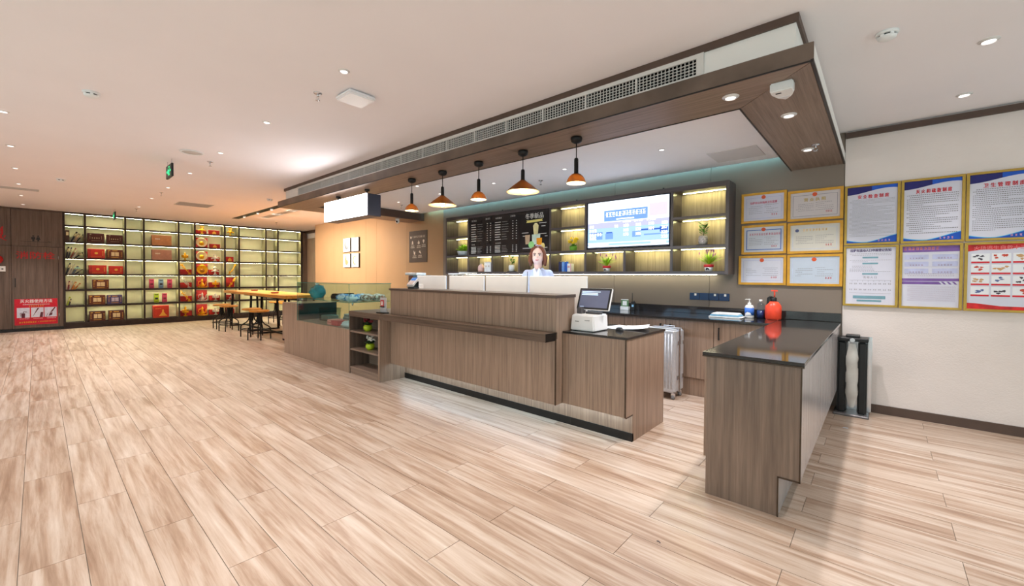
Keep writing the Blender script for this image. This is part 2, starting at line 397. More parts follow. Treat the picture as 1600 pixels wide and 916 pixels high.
# ------------------------------------------------------------------ bulkhead over the counter
ZS, ZF = 2.54, 2.645
bk = thing('ceiling_bulkhead', (-4.1, 2.85, ZS), 'brown wood-clad bulkhead frame dropped over the reception counter', 'bulkhead')
part(bk, 'upper_band', G().box(-7.82, 2.88, ZF, -7.30, 2.96, 2.812).box(-.885, 2.88, ZF, -.385, 2.96, 2.812).box(-7.30, 2.88, 2.81, -.885, 2.96, 2.815).box(-7.30, 2.88, ZF, -.885, 2.96, 2.668), M_WHITE)
part(bk, 'upper_band', G().box(-.465, 2.96, ZF, -.385, YW, 2.812), M_WHITE)
part(bk, 'upper_band', G().box(-7.82, 2.96, ZF, -7.74, YW, 2.812), M_WHITE)
part(bk, 'ceiling_trim', G().box(-7.87, 2.865, 2.812, -.37, 2.96, ZC), M_DTRIM, .002)
part(bk, 'ceiling_trim', G().box(-.45, 2.96, 2.812, -.37, YW, ZC), M_DTRIM, .002)
part(bk, 'ceiling_trim', G().box(-7.87, 2.96, 2.812, -7.79, YW, ZC), M_DTRIM, .002)
XL, XR, XI, XJ = -8.01, -.295, -.76, -7.45
part(bk, 'fascia', G().box(XL, 2.815, ZS, XR + .002, 2.83, ZF), M_FASCIA, .0015)
part(bk, 'side_face', G().box(XR - .015, 2.83, ZS + .012, XR, YW, ZF), M_WHITE)
part(bk, 'side_face', G().box(XL, 2.83, ZS, XL + .015, YW, ZF), M_FASCIA)
part(bk, 'top_board', G().box(XL + .015, 2.83, ZF - .012, XR - .015, 3.28, ZF).box(XI, 3.28, ZF - .012, XR - .015, YW, ZF).box(XL + .015, 3.28, ZF - .012, XJ, YW, ZF), M_WHITE)
for a, b in ((XL + .002, -6.05), (-6.05, -4.35), (-4.35, -2.64)):
    part(bk, 'soffit_panel', G().box(a + .002, 2.83, ZS, b - .002, 3.28, ZS + .012), M_LAMX)
part(bk, 'soffit_panel', G().prism([(-2.638, 2.83), (XR - .017, 2.83), (XI - .002, 3.28), (-2.638, 3.28)], ZS, ZS + .012), M_LAMX)
part(bk, 'soffit_panel', G().prism([(XR - .015, 2.834), (XR - .015, YW), (XI, YW), (XI, 3.284)], ZS, ZS + .012), M_LAMY)
part(bk, 'soffit_panel', G().box(XL + .015, 3.283, ZS, XJ, YW, ZS + .012), M_LAMY)
part(bk, 'edge_profile', G().box(XR - .012, 2.812, ZS - .004, XR + .003, YW, ZS + .010), M_SKIRT)
part(bk, 'edge_profile', G().box(XL, 2.811, ZS - .004, XR, 2.816, ZS + .004), M_SKIRT)
part(bk, 'edge_profile', G().box(XJ, 3.276, ZS - .004, XI, 3.286, 2.69), M_SKIRT)
part(bk, 'edge_profile', G().box(XI - .008, 3.286, ZS - .004, XI + .002, YW, 2.69), M_SKIRT)
part(bk, 'edge_profile', G().box(XJ - .002, 3.286, ZS - .004, XJ + .008, YW, 2.69), M_DTRIM)
ci = struct('ceiling_counter', G().box(XJ, 3.28, 2.69, XI, 5.46, 2.715), mat('ceiling_paint_white', rgb(250, 248, 250), .9, var=.01))
part(ci, 'access_panel', G().box(-1.44, 4.80, 2.684, -.96, 5.25, 2.69), mat('access_panel_paint', rgb(222, 219, 218), .8, var=.02), .002)
M_COVE = emis('cyan_cove_led', (0.35, 0.85, 1.0, 1), 14.0)
tag(part(None, 'cove_light_strip', G().box(-7.3, 5.478, 2.735, -.8, 5.492, 2.747), M_COVE), 'thin cyan light strip in the cove above the back wall', 'light strip')
# air grille
ag = thing('air_grille', (-4.1, 2.87, 2.67), 'long white air conditioning grille set in the bulkhead', 'grille')
part(ag, 'duct_back', G().box(-7.29, 2.93, 2.67, -.89, 2.94, 2.812), mat('duct_black', rgb(14, 14, 15), .8, var=.1))
M_GRILLE = mat('grille_white', rgb(214, 210, 206), .45, var=.02)
part(ag, 'frame', G().box(-7.302, 2.868, 2.784, -.883, 2.882, 2.814).box(-7.302, 2.868, 2.668, -.883, 2.882, 2.680).box(-7.302, 2.868, 2.680, -7.278, 2.882, 2.784).box(-.925, 2.868, 2.680, -.883, 2.882, 2.784), M_GRILLE, .001)
seg = None
x0, x1, ns = -7.278, -.925, 15
w = (x1 - x0) / ns
gg = G()
for i in range(1, 5): gg.box(.006, .004, 2.68 + .104 * i / 5 - .0016, w - .006, .012, 2.68 + .104 * i / 5 + .0016)
for i in range(1, 16): gg.box(w * i / 16 - .0016, 0, 2.68, w * i / 16 + .0016, .010, 2.784)
gg.box(0, 0, 2.68, .006, .02, 2.784); gg.box(w - .006, 0, 2.68, w, .02, 2.784)
gme = gg.mesh('grille_section', M_GRILLE, (0, 0, 2.67))
for i in range(ns):
    o = bpy.data.objects.new('grille_section', gme); link(o, ag); o.location = (x0 + w * i + 4.1, .002, 0)

# ================================================================== COUNTERS
# reception desk (raised front)
rd = thing('reception_desk', (-3.4, 3.1, 0), 'raised reception desk with grey-brown laminate front and dark ledge', 'desk')
part(rd, 'front_panel', G().box(-4.695, 2.98, .222, -2.112, 3.0, .80), M_LAM, .001)
part(rd, 'upper_panel', G().box(-4.695, 2.98, .862, -2.112, 3.0, 1.16), M_LAM, .001)
part(rd, 'end_panel', G().box(-2.132, 3.0, .222, -2.112, 3.27, 1.16), M_LAM, .001)
part(rd, 'end_panel', G().box(-4.695, 3.0, .222, -4.675, 3.27, 1.16), M_LAM, .001)
part(rd, 'edge_strip', G().box(-2.122, 2.976, .222, -2.108, 2.982, .80), M_BRONZE)
part(rd, 'underside', G().box(-4.67, 3.0, .252, -2.135, 3.2, .262), M_LAMD)
part(rd, 'back_panel', G().box(-4.675, 3.25, 0, -2.132, 3.27, 1.16), M_LAM)
part(rd, 'top', G().box(-4.72, 2.968, 1.16, -2.108, 3.285, 1.187), mat('desk_top_brown', rgb(98, 81, 71), .3, .1, var=.12, vscale=10), .002)
part(rd, 'bag_ledge', G().box(-4.70, 2.83, .79, -2.115, 2.98, .862), wood('ledge_wood', rgb(70, 55, 46), rgb(112, 92, 78), scale=(1.0, 30, 30)), .002)
part(rd, 'ledge_end', G().box(-2.115, 2.83, .79, -2.112, 2.98, .862), M_SKIRT)
part(rd, 'plinth', G().box(-4.70, 3.2, .07, -2.10, 3.22, .255), M_LAM)
part(rd, 'skirting', G().box(-4.70, 3.196, 0, -2.10, 3.22, .07), M_SKIRT, .001)
# low counter beside it
lc = thing('low_counter', (-1.8, 3.45, 0), 'lower counter section with black top under the cash register', 'counter')
part(lc, 'front_panel', G().box(-2.108, 3.08, .224, -1.503, 3.10, .848), M_LAM, .001)
part(lc, 'edge_strip', G().box(-1.512, 3.076, .224, -1.500, 3.082, .848).box(-1.503, 3.08, .218, -1.498, 3.2, .226), M_BRONZE)
part(lc, 'end_panel', G().prism([(3.082, .226), (3.2, .226), (3.2, 0), (3.845, 0), (3.845, .848), (3.082, .848)], -1.512, -1.500, 'x'), M_LAM, .001)
part(lc, 'back_panel', G().box(-2.108, 3.82, 0, -1.512, 3.845, .848), M_LAM)
part(lc, 'underside', G().box(-2.108, 3.10, .252, -1.512, 3.2, .262), M_LAMD)
part(lc, 'plinth', G().box(-2.10, 3.2, .07, -1.512, 3.22, .255), M_LAM)
part(lc, 'skirting', G().box(-2.10, 3.196, 0, -1.500, 3.22, .07), M_SKIRT, .001)
part(lc, 'top', G().box(-2.108, 3.072, .848, -1.492, 3.855, .868), M_STONE, .002)
# toe-kick light
M_TOE = emis('cool_toe_led', (0.62, 0.86, 1.0, 1), 30.0)
tag(part(None, 'toe_light_strip', G().box(-4.66, 3.115, .244, -2.14, 3.13, .251).box(-2.10, 3.115, .244, -1.52, 3.13, .251), M_TOE), 'cool white light strip under the desk overhang', 'light strip')
# work desk behind the raised front
wd = thing('work_desk', (-3.4, 3.6, 0), 'staff work surface behind the raised reception front', 'desk')
part(wd, 'top', G().box(-4.67, 3.272, .735, -2.112, 3.64, .76), M_LAMX)
for x in (-4.6, -3.8, -3.0, -2.2): part(wd, 'support_panel', G().box(x, 3.30, 0, x + .02, 3.60, .735), M_LAM)
# display cabinet base with post, glass case and cubby
dc = thing('display_cabinet', (-6.3, 3.1, 0), 'laminate display cabinet carrying the glass case', 'cabinet')
part(dc, 'side_post', G().box(-7.86, 2.83, .235, -7.238, 3.5, .875), M_LAM, .002)
part(dc, 'side_post_foot', G().box(-7.78, 2.832, 0, -7.238, 3.5, .235), M_LAM, .001)
part(dc, 'front_panel', G().box(-7.235, 2.83, 0, -5.487, 2.85, .60), M_LAM, .002)
part(dc, 'deck', G().box(-7.235, 2.85, .585, -5.487, 3.5, .600), M_LAMX)
part(dc, 'back_panel', G().box(-7.235, 3.48, 0, -5.487, 3.5, .585), M_LAM)
M_TEAL = mat('dark_teal_back', rgb(26, 60, 62), .3, var=.1)
part(dc, 'inner_side', G().box(-7.237, 2.86, .60, -7.231, 3.5, .875), M_TEAL)
gc = thing('glass_display_case', (-6.36, 3.16, .60), 'frameless glass display case with an inner shelf holding snacks', 'display case')
GT = .008
part(gc, 'front_pane', G().box(-7.229, 2.832, .601, -5.49, 2.832 + GT, 1.226), M_GLASS)
part(gc, 'end_pane', G().box(-5.49 - GT, 2.842, .862, -5.49, 3.49, 1.226), M_GLASS)
part(gc, 'end_pane', G().box(-7.229, 2.842, .877, -7.229 + GT, 3.49, 1.226), M_GLASS)
part(gc, 'back_pane', G().box(-7.22, 3.482, .601, -5.50, 3.49, 1.226), M_GLASS)
part(gc, 'top_pane', G().box(-7.231, 2.83, 1.226, -5.488, 3.492, 1.234), M_GLASS)
part(gc, 'glass_shelf', G().box(-7.22, 2.845, .965, -5.50, 3.475, .973), M_GLASS)
part(gc, 'pane_edges', G().box(-7.231, 2.828, 1.226, -5.487, 2.830, 1.234).box(-5.488, 2.828, 1.226, -5.486, 3.492, 1.234).box(-5.491, 2.829, .601, -5.487, 2.833, 1.226).box(-7.231, 2.829, .601, -7.228, 2.833, 1.226).box(-7.22, 2.842, .965, -5.50, 2.845, .973).box(-5.50, 2.845, .965, -5.498, 3.475, .973), M_GEDGE)
part(gc, 'shelf_clips', G().cyl((-5.52, 2.9, .93), (-5.52, 2.9, .965), .012).cyl((-5.52, 3.4, .93), (-5.52, 3.4, .965), .012).cyl((-7.2, 2.9, .93), (-7.2, 2.9, .965), .012).cyl((-7.2, 3.4, .93), (-7.2, 3.4, .965), .012), M_CHROME)
cu = thing('cubby_shelf', (-5.1, 2.98, 0), 'open three-tier cubby shelf between the display case and desk', 'shelf unit')
part(cu, 'side_panel', G().box(-5.484, 2.83, 0, -5.462, 3.19, .79), M_LAMD, .001)
part(cu, 'side_panel', G().box(-4.742, 2.83, 0, -4.706, 3.202, .79), M_LAM, .001)
part(cu, 'back_panel', G().box(-5.462, 3.12, 0, -4.742, 3.14, .79), M_LAMX)
part(cu, 'kick_board', G().box(-5.462, 2.84, 0, -4.742, 2.86, .075), M_LAMX)
for z in (.075, .325, .572): part(cu, 'shelf_board', G().box(-5.462, 2.835, z, -4.742, 3.12, z + .024), M_LAMX, .001)
part(cu, 'top', G().box(-5.486, 2.828, .79, -4.70, 3.5, .862), wood('ledge_wood', None, None), .002)
# back counter: cabinet units, worktop, splashback
bc = thing('back_worktop', (-3.6, 5.2, .865), 'long black stone worktop with splashback along the back wall', 'worktop')
part(bc, 'top', G().box(-6.4, 4.86, .868, -.826, YW - .001, .89), M_STONE, .002)
part(bc, 'splashback', G().box(-6.4, YW - .02, .89, -.30, YW - .001, .98), M_STONE, .002)
xe = [-6.36, -5.84, -5.31, -4.78, -4.25, -3.72, -3.19, -2.66, -2.43, -1.90, -1.37, -.83]
nth = ['farthest along', 'eighth', 'seventh', 'sixth', 'fifth', 'behind the work desk', 'near the work desk', 'narrow filler', 'behind the receipt papers', 'behind the silver suitcase', 'beside the peninsula']
for i in range(6, 11):
    a, b = xe[i], xe[i + 1]
    t = thing('base_cabinet', ((a + b) / 2, 5.2, 0), 'grey-brown back cabinet ' + {6: 'hidden behind the raised desk', 7: 'slim filler unit beside the desk end', 8: 'behind the white papers on the low counter', 9: 'directly behind the silver suitcase', 10: 'with black handle beside the peninsula'}[i], 'cabinet', 'back wall base cabinets')
    part(t, 'body', G().box(a + .001, 4.94, .0, b - .001, 5.53, .868), M_LAM)
    d = part(t, 'door', G().box(a + .003, 4.92, .205, b - .003, 4.94, .852), M_LAM, .0015)
    hx = a + .055 if i > 8 else b - .06
    if b - a > .3: part(d, 'handle', G().box(hx - .006, 4.895, .665, hx + .006, 4.905, .80).box(hx - .006, 4.905, .67, hx + .006, 4.92, .682).box(hx - .006, 4.905, .785, hx + .006, 4.92, .797), M_BLACK)
# peninsula
pn = thing('peninsula_counter', (-.56, 4.1, 0), 'standalone peninsula counter with black top facing the entrance', 'counter')
part(pn, 'front_panel', G().prism([(-.802, 0), (-.415, 0), (-.415, .228), (-.312, .228), (-.312, .862), (-.802, .862)], 2.75, 2.77, 'y'), M_LAMP, .001)
part(pn, 'edge_strip', G().box(-.318, 2.746, .222, -.310, 2.752, .862).box(-.418, 2.746, .222, -.312, 2.752, .230).box(-.420, 2.746, 0, -.412, 2.752, .228), M_BRONZE)
M_SHEEN = wood('laminate_painted_sheen', rgb(150, 140, 140), rgb(188, 178, 178), scale=(38, 38, 1.2), rough=.2, spec=.8)  # pale sheen of grazing reflections painted into the laminate colour
part(pn, 'side_panel', G().box(-.332, 2.77, .228, -.312, 5.545, .862), M_SHEEN, .001)
part(pn, 'underside', G().box(-.42, 2.77, .228, -.332, 5.545, .24), M_LAMD)
part(pn, 'plinth', G().box(-.43, 2.77, 0, -.415, 5.53, .228), M_SHEEN)
for a, b in ((2.77, 3.48), (3.48, 4.2), (4.2, 4.92)): part(pn, 'door', G().box(-.822, a + .002, .225, -.804, b - .002, .855), M_LAM, .001)
part(pn, 'carcass', G().box(-.804, 2.772, 0, -.786, 5.53, .862), M_LAM)
part(pn, 'top', G().box(-.826, 2.738, .866, -.300, YW - .021, .887), M_STONE, .002)
part(pn, 'top_edge', G().box(-.826, 2.736, .858, -.300, 2.75, .866), M_BRONZE)
# ================================================================== CEILING FIXTURES
M_LAMPON = emis('downlight_glow', (1, .97, .94, 1), 3.0)
M_RING = mat('downlight_ring', rgb(225, 222, 220), .3, .1, var=.02)
def spot(name, loc, w, col, size=95, blend=.8, rad=.04, parent=None, target=None):
    ld = bpy.data.lights.new(name, 'SPOT'); ld.energy = w; ld.color = col; ld.spot_size = R(size); ld.spot_blend = blend; ld.shadow_soft_size = rad
    o = bpy.data.objects.new(name, ld); COL.objects.link(o); o.location = loc
    if target is not None: o.rotation_euler = (Vector(target) - Vector(loc)).to_track_quat('-Z', 'Y').to_euler()
    return o
ring = G().lathe([(.040, -.014), (.046, -.004), (.058, -.004), (.060, 0), (.060, .002), (.040, .002)], n=24, cap=False)
disc = G().lathe([(.0, -.006), (.038, -.006), (.040, -.002), (.0, -.002)], n=20, cap=False)
ring_me = ring.mesh('ring', M_RING); disc_me = disc.mesh('lamp', M_LAMPON)
def downlight(x, y, z, label, group, w=None, col=NEUTRAL, s=.68, size=78):
    t = thing('downlight', (x, y, z), label, 'downlight', group); t.scale = (s, s, s)
    for nm, me in (('ring', ring_me), ('lamp', disc_me)):
        o = bpy.data.objects.new(nm, me); link(o, t)
    if w != 0: spot('downlight_beam', (x, y, z - .03), w or DOWNLIGHT_W, col, size)
LG = 'small round recessed downlight in the lobby ceiling towards the entrance'
NTH = ['', 'first', 'second', 'third', 'fourth', 'fifth', 'sixth', 'seventh', 'eighth']
for i in range(9):
    x = -1.42 - 1.578 * i
    if x > -13.5: downlight(x, 1.51, ZC, 'small downlight, %s from the square ceiling device in the row nearer the counter' % NTH[i] if i else LG, 'lobby downlights', w=190 if x < -7 else None, col=(1, .92, .82) if x < -8.5 else NEUTRAL)
    downlight(x, -.2, ZC, LG if i < 2 else 'small downlight, %s of the row farther from the counter' % NTH[i - 2], 'lobby downlights', w=170 if x < -7 else None, col=NEUTRAL)
for x in (-1.4, -4.6, -7.8, -11.0): downlight(x, -1.9, ZC, LG, 'lobby downlights')
for x, y in ((.49, 3.99), (.49, 5.03)): downlight(x, y, ZC, 'recessed downlight in the ceiling by the posters, ' + ('nearer the wall trim' if y > 4.5 else 'beside the smoke detector'), 'poster side downlights', w=44, s=.85)
for x, y in ((.49, 2.95), (.49, 1.51), (2.2, 3.99), (2.2, 1.51), (2.2, -.2), (.49, -.2)): downlight(x, y, ZC, LG, 'lobby downlights', w=38)
for i, x in enumerate((-1.743, -2.967, -4.186, -5.4, -6.587)):
    downlight(x, 4.34, 2.69, 'small counter ceiling downlight, %s from the access panel' % NTH[i + 1], 'counter ceiling downlights', w=72 if i == 1 else 135, col=(.70, .84, 1.0), s=.62, size=110)
downlight(-5.2, 3.75, 2.69, 'small counter ceiling downlight just behind the first pendant', 'counter ceiling downlights', w=40, s=.62)
for x, y, l in ((-.76, 3.03, 'round downlight in the wood soffit at its front corner'), (-.522, 3.64, 'round downlight in the wood soffit past the motion detector'), (-.524, 4.72, 'round downlight in the wood soffit close to the back wall')):
    downlight(x, y, ZS, l, 'wood soffit downlights', w=100, size=110, s=.85)
# sprinklers
def sprinkler(x, y, z, label):
    t = thing('sprinkler', (x, y, z), label, 'sprinkler', 'ceiling sprinklers')
    part(t, 'escutcheon', G().lathe([(.0, 0), (.034, 0), (.030, -.006), (.012, -.012), (.0, -.012)], n=16, cap=False), M_CHROME, world=False)
    part(t, 'head', G().cyl((0, 0, -.01), (0, 0, -.03), .009).tube([(.012, 0, -.028), (.014, 0, -.045), (0, 0, -.058)], .0025, 6).tube([(-.012, 0, -.028), (-.014, 0, -.045), (0, 0, -.058)], .0025, 6), M_CHROME, world=False)
    part(t, 'deflector', G().lathe([(.0, -.057), (.017, -.058), (.017, -.061), (.0, -.061)], n=12, cap=False), M_CHROME, world=False)
for x, y, z, l in ((-3.527, 1.55, ZC, 'chrome ceiling sprinkler beside the square white ceiling device'), (-6.755, 1.538, ZC, 'chrome sprinkler in the lobby ceiling beyond the round speaker'), (-10.0, 1.52, ZC, 'small sprinkler far back in the lobby ceiling past the exit sign'), (-12.93, 1.52, ZC, 'small sprinkler in the ceiling just before the bookshelf wall'), (-13.0, 4.53, ZC, 'small sprinkler in the ceiling near the corridor beyond the table'),
                (-3.58, 4.655, 2.69, 'small sprinkler under the counter ceiling beside the second pendant'), (-6.836, 4.564, 2.69, 'small sprinkler under the counter ceiling near the light box'), (-.454, 4.60, ZS, 'chrome sprinkler on the wood soffit beside its last downlight')):
    sprinkler(x, y, z, l)
# smoke detectors
def smoke(x, y, label, z=ZC):
    t = thing('smoke_detector', (x, y, z), label, 'detector', 'smoke detectors')
    part(t, 'base', G().lathe([(.0, 0), (.056, 0), (.056, -.012), (.050, -.016), (.0, -.016)], n=24, cap=False), M_PLASTIC, world=False)
    part(t, 'vents', G().lathe([(.040, -.014), (.040, -.030), (.0, -.030)], n=24, cap=False), M_BLACK, world=False)
    c = part(t, 'cap', G().lathe([(.047, -.026), (.044, -.036), (.030, -.044), (.0, -.046), (.0, -.026)], n=24, cap=False), M_PLASTIC, world=False)
    g = G()
    for i in range(6):
        a = i * math.pi / 3; g.obox((.045 * math.cos(a), .045 * math.sin(a), -.021), (.008, .018, .014), Matrix.Rotation(a, 3, 'Z'))
    part(t, 'ribs', g, M_PLASTIC, world=False)
smoke(-4.948, .308, 'white smoke detector on the open lobby ceiling casting a long shadow')
smoke(-9.827, .257, 'small white smoke detector far back in the lobby ceiling')
smoke(-9.154, 3.07, 'small white smoke detector past the end of the bulkhead')
smoke(.006, 3.464, 'white smoke detector on the ceiling between bulkhead and poster wall')
# square white device
t = thing('wireless_access_point', (-3.33, 1.78, ZC), 'flat square white device on the lobby ceiling', 'access point')
part(t, 'mount', G().box(-3.42, 1.69, ZC - .008, -3.24, 1.87, ZC), M_PLASTIC)
part(t, 'cover', G().prism([(-3.45, 1.66), (-3.21, 1.66), (-3.21, 1.90), (-3.45, 1.90)], ZC - .045, ZC - .008), mat('device_shell', rgb(240, 238, 240), .3, var=.01), .012, seg=3)
# round speaker
t = thing('ceiling_speaker', (-6.4, 1.27, ZC), 'flat round white speaker in the lobby ceiling', 'speaker')
part(t, 'rim', G().lathe([(.115, 0), (.125, -.006), (.115, -.012), (.100, -.010), (.100, 0)], n=32, cap=False), M_PLASTIC, world=False)
part(t, 'grille', G().lathe([(.0, -.008), (.100, -.007), (.100, -.003), (.0, -.003)], n=32, cap=False), mat('speaker_mesh', rgb(205, 198, 192), .7, var=.1, vscale=200), world=False)
# ceiling vents
def ceil_vent(x0, y0, x1, y1, label, n=8):
    t = thing('ceiling_vent', ((x0 + x1) / 2, (y0 + y1) / 2, ZC), label, 'vent', 'ceiling vents')
    part(t, 'frame', G().box(x0, y0, ZC - .008, x1, y0 + .012, ZC).box(x0, y1 - .012, ZC - .008, x1, y1, ZC).box(x0, y0 + .012, ZC - .008, x0 + .012, y1 - .012, ZC).box(x1 - .012, y0 + .012, ZC - .008, x1, y1 - .012, ZC), M_GRILLE)
    part(t, 'duct_back', G().box(x0 + .012, y0 + .012, ZC - .002, x1 - .012, y1 - .012, ZC), mat('vent_shadow', rgb(140, 130, 122), .8, var=.05))
    g = G(); long_x = (x1 - x0) > (y1 - y0)
    for i in range(n):
        f = (i + .5) / n
        if long_x: y = y0 + .012 + (y1 - y0 - .024) * f; g.box(x0 + .012, y - .003, ZC - .007, x1 - .012, y + .003, ZC - .002)
        else: x = x0 + .012 + (x1 - x0 - .024) * f; g.box(x - .003, y0 + .012, ZC - .007, x + .003, y1 - .012, ZC - .002)
    part(t, 'slats', g, M_GRILLE)
ceil_vent(-11.65, -1.1, -11.40, .03, 'long pale vent in the ceiling towards the hydrant cabinet')
ceil_vent(-11.45, 1.95, -10.9, 2.55, 'square pale vent in the ceiling before the bookshelf')
ceil_vent(-12.25, 3.88, -10.1, 4.06, 'slim pale vent running beside the black track slot')
# recessed track with spots
t = thing('track_light_slot', (-11.4, 3.5, ZC), 'black recessed track slot with small white spots over the table', 'track light')
part(t, 'slot', G().box(-13.05, 3.45, ZC - .006, -9.3, 3.60, ZC - .001), M_BLACK)
for i, x in enumerate((-12.3, -11.3, -10.4, -9.6)):
    h = part(t, 'spot_head', G().cyl((x, 3.525, ZC - .005), (x, 3.525, ZC - .035), .034, .03, 14), M_PLASTIC)
    part(h, 'lamp', G().cyl((x, 3.525, ZC - .035), (x, 3.525, ZC - .038), .024, n=12), M_LAMPON)
    spot('track_beam', (x, 3.525, ZC - .05), 300, (1, .88, .72), 125, .8, target=(x, 5.2, .9))
# exit signs
M_EXITG = emis('exit_green', (0.05, .85, .35, 1), 1.2)
def exit_sign(x, y, label, figure=True):
    t = thing('exit_sign', (x, y, 2.62), label, 'exit sign', 'hanging exit signs')
    part(t, 'housing', G().box(x - .17, y - .012, 2.63, x + .17, y + .012, 2.80), M_BLACK, .003)
    part(t, 'rods', G().cyl((x - .13, y, 2.80), (x - .13, y, ZC), .003, n=6).cyl((x + .13, y, 2.80), (x + .13, y, ZC), .003, n=6), M_CHROME)
    g = G(); yy = y - .0135
    # running figure, doorway and arrow
    g.box(x - .02, yy, 2.66, x + .06, yy + .001, 2.668).box(x + .052, yy, 2.66, x + .06, yy + .001, 2.775).box(x - .02, yy, 2.767, x + .06, yy + .001, 2.775)
    for a, b, c, d, r in ((.0, 2.745, .0, 2.746, .012), (.0, 2.735, -.008, 2.70, .008), (-.008, 2.70, .02, 2.685, .006), (.02, 2.685, .015, 2.67, .005), (-.008, 2.70, -.03, 2.685, .006), (-.03, 2.685, -.045, 2.69, .005), (.0, 2.73, .03, 2.715, .005), (.0, 2.73, -.025, 2.72, .005)):
        g.tube([(x + a, yy, b), (x + c + 1e-4, yy, d)], r, 6)
    g.prism([(x - .13, 2.715), (x - .10, 2.735), (x - .10, 2.722), (x - .06, 2.722), (x - .06, 2.708), (x - .10, 2.708), (x - .10, 2.695)], yy, yy + .001, 'y')
    g.prism([(x + .14, 2.715), (x + .11, 2.735), (x + .11, 2.722), (x + .08, 2.722), (x + .08, 2.708), (x + .11, 2.708), (x + .11, 2.695)], yy, yy + .001, 'y')
    part(t, 'pictogram', g, M_EXITG)
exit_sign(-7.1, 1.17, 'green running-man exit sign hanging from the lobby ceiling')
exit_sign(-13.51, 1.2, 'small green exit sign hanging in front of the bookshelf')
# motion detector on the soffit
t = thing('motion_detector', (-.47, 3.08, ZS), 'white wedge-shaped motion detector on the wood soffit', 'detector')
part(t, 'shell', G().prism([(-.53, 2.985), (-.41, 2.985), (-.410, 3.05), (-.432, 3.12), (-.47, 3.165), (-.508, 3.12), (-.530, 3.05)], ZS - .055, ZS), M_PLASTIC, .006, seg=2)
part(t, 'lens', G().prism([(-.505, 3.10), (-.435, 3.10), (-.47, 3.152)], ZS - .057, ZS - .05), mat('milky_lens', rgb(222, 222, 226), .25, var=.02))
part(t, 'logo', G().box(-.505, 3.02, ZS - .0565, -.475, 3.026, ZS - .055).box(-.505, 3.03, ZS - .0565, -.475, 3.034, ZS - .055), M_BLACK)
# dome camera under the left run
t = thing('security_camera', (-7.62, 5.0, ZS), 'white security camera with black lens under the bulkhead end', 'camera')
part(t, 'mount', G().lathe([(.0, 0), (.045, 0), (.045, -.02), (.0, -.022)], n=18, cap=False), M_PLASTIC, world=False)
part(t, 'ball', G().ball((0, 0, -.055), .045, 16, 10), M_PLASTIC, world=False)
part(t, 'lens', G().ball((.018, -.026, -.062), .022, 12, 8), M_BLACK, world=False)

# ================================================================== PENDANT LAMPS
M_PBLK = mat('matt_black_metal', rgb(26, 24, 24), .45, .3, var=.1)
M_PCOP = translucent('amber_shade', (.016, .010, .006, 1), (.75, .30, .05, 1), .13)
M_PIN = translucent('shade_inside_cream', (.8, .58, .28, 1), (.9, .6, .25, 1), .3)
M_BULB = emis('warm_bulb', (1, .74, .38, 1), 16.0)
def pendant(x, kind, label):
    y = 3.05
    t = thing('pendant_lamp', (x, y, 2.13), label, 'pendant lamp', 'pendant lamps over the reception desk')
    L = lambda prof: [(r, h - 2.13) for r, h in prof]
    part(t, 'canopy', G().lathe(L([(.0, 2.538), (.046, 2.538), (.050, 2.525), (.044, 2.50), (.020, 2.487), (.0, 2.486)]), n=20, cap=False), M_PBLK, world=False)
    part(t, 'cord', G().cyl((0, 0, .36), (0, 0, .23), .004, n=8), M_PBLK, world=False)
    if kind == 'dome':
        part(t, 'stem', G().lathe(L([(.0, 2.366), (.014, 2.362), (.018, 2.35), (.0185, 2.235), (.022, 2.228)]), n=18, cap=False), M_PBLK, world=False)
        out = [(.022, 2.230), (.040, 2.222), (.060, 2.203), (.075, 2.178), (.082, 2.15)]; rim = .082
    else:
        part(t, 'stem', G().lathe(L([(.0, 2.366), (.014, 2.362), (.018, 2.35), (.0185, 2.268), (.024, 2.258)]), n=18, cap=False), M_PBLK, world=False)
        out = [(.024, 2.260), (.060, 2.232), (.108, 2.196), (.158, 2.152)]; rim = .158
    inn = [(r - .003, h - .003) for r, h in out[::-1]]
    sh = part(t, 'shade', G().lathe(L(out), n=36, cap=False), M_PCOP, world=False)
    part(t, 'shade_lining', G().lathe(L([(rim, 2.15)] + inn), n=36, cap=False), M_PIN, world=False)
    part(t, 'bulb', G().ball((0, 0, 2.168 - 2.13), .024 if kind == 'dome' else .03, 14, 9), M_BULB, world=False)
    ld = bpy.data.lights.new('pendant_light', 'POINT'); ld.energy = 13; ld.color = (1, .90, .76); ld.shadow_soft_size = .03
    o = bpy.data.objects.new('pendant_light', ld); COL.objects.link(o); o.location = (x, y, 2.135)
pendant(-4.34, 'dome', 'dome pendant lamp closest to the light box sign')
pendant(-3.75, 'cone', 'wide cone pendant lamp second from the light box sign')
pendant(-3.16, 'dome', 'dome pendant lamp in the middle of the row')
pendant(-2.56, 'cone', 'wide cone pendant lamp above the receptionist')
pendant(-1.965, 'dome', 'dome pendant lamp at the register end of the row')

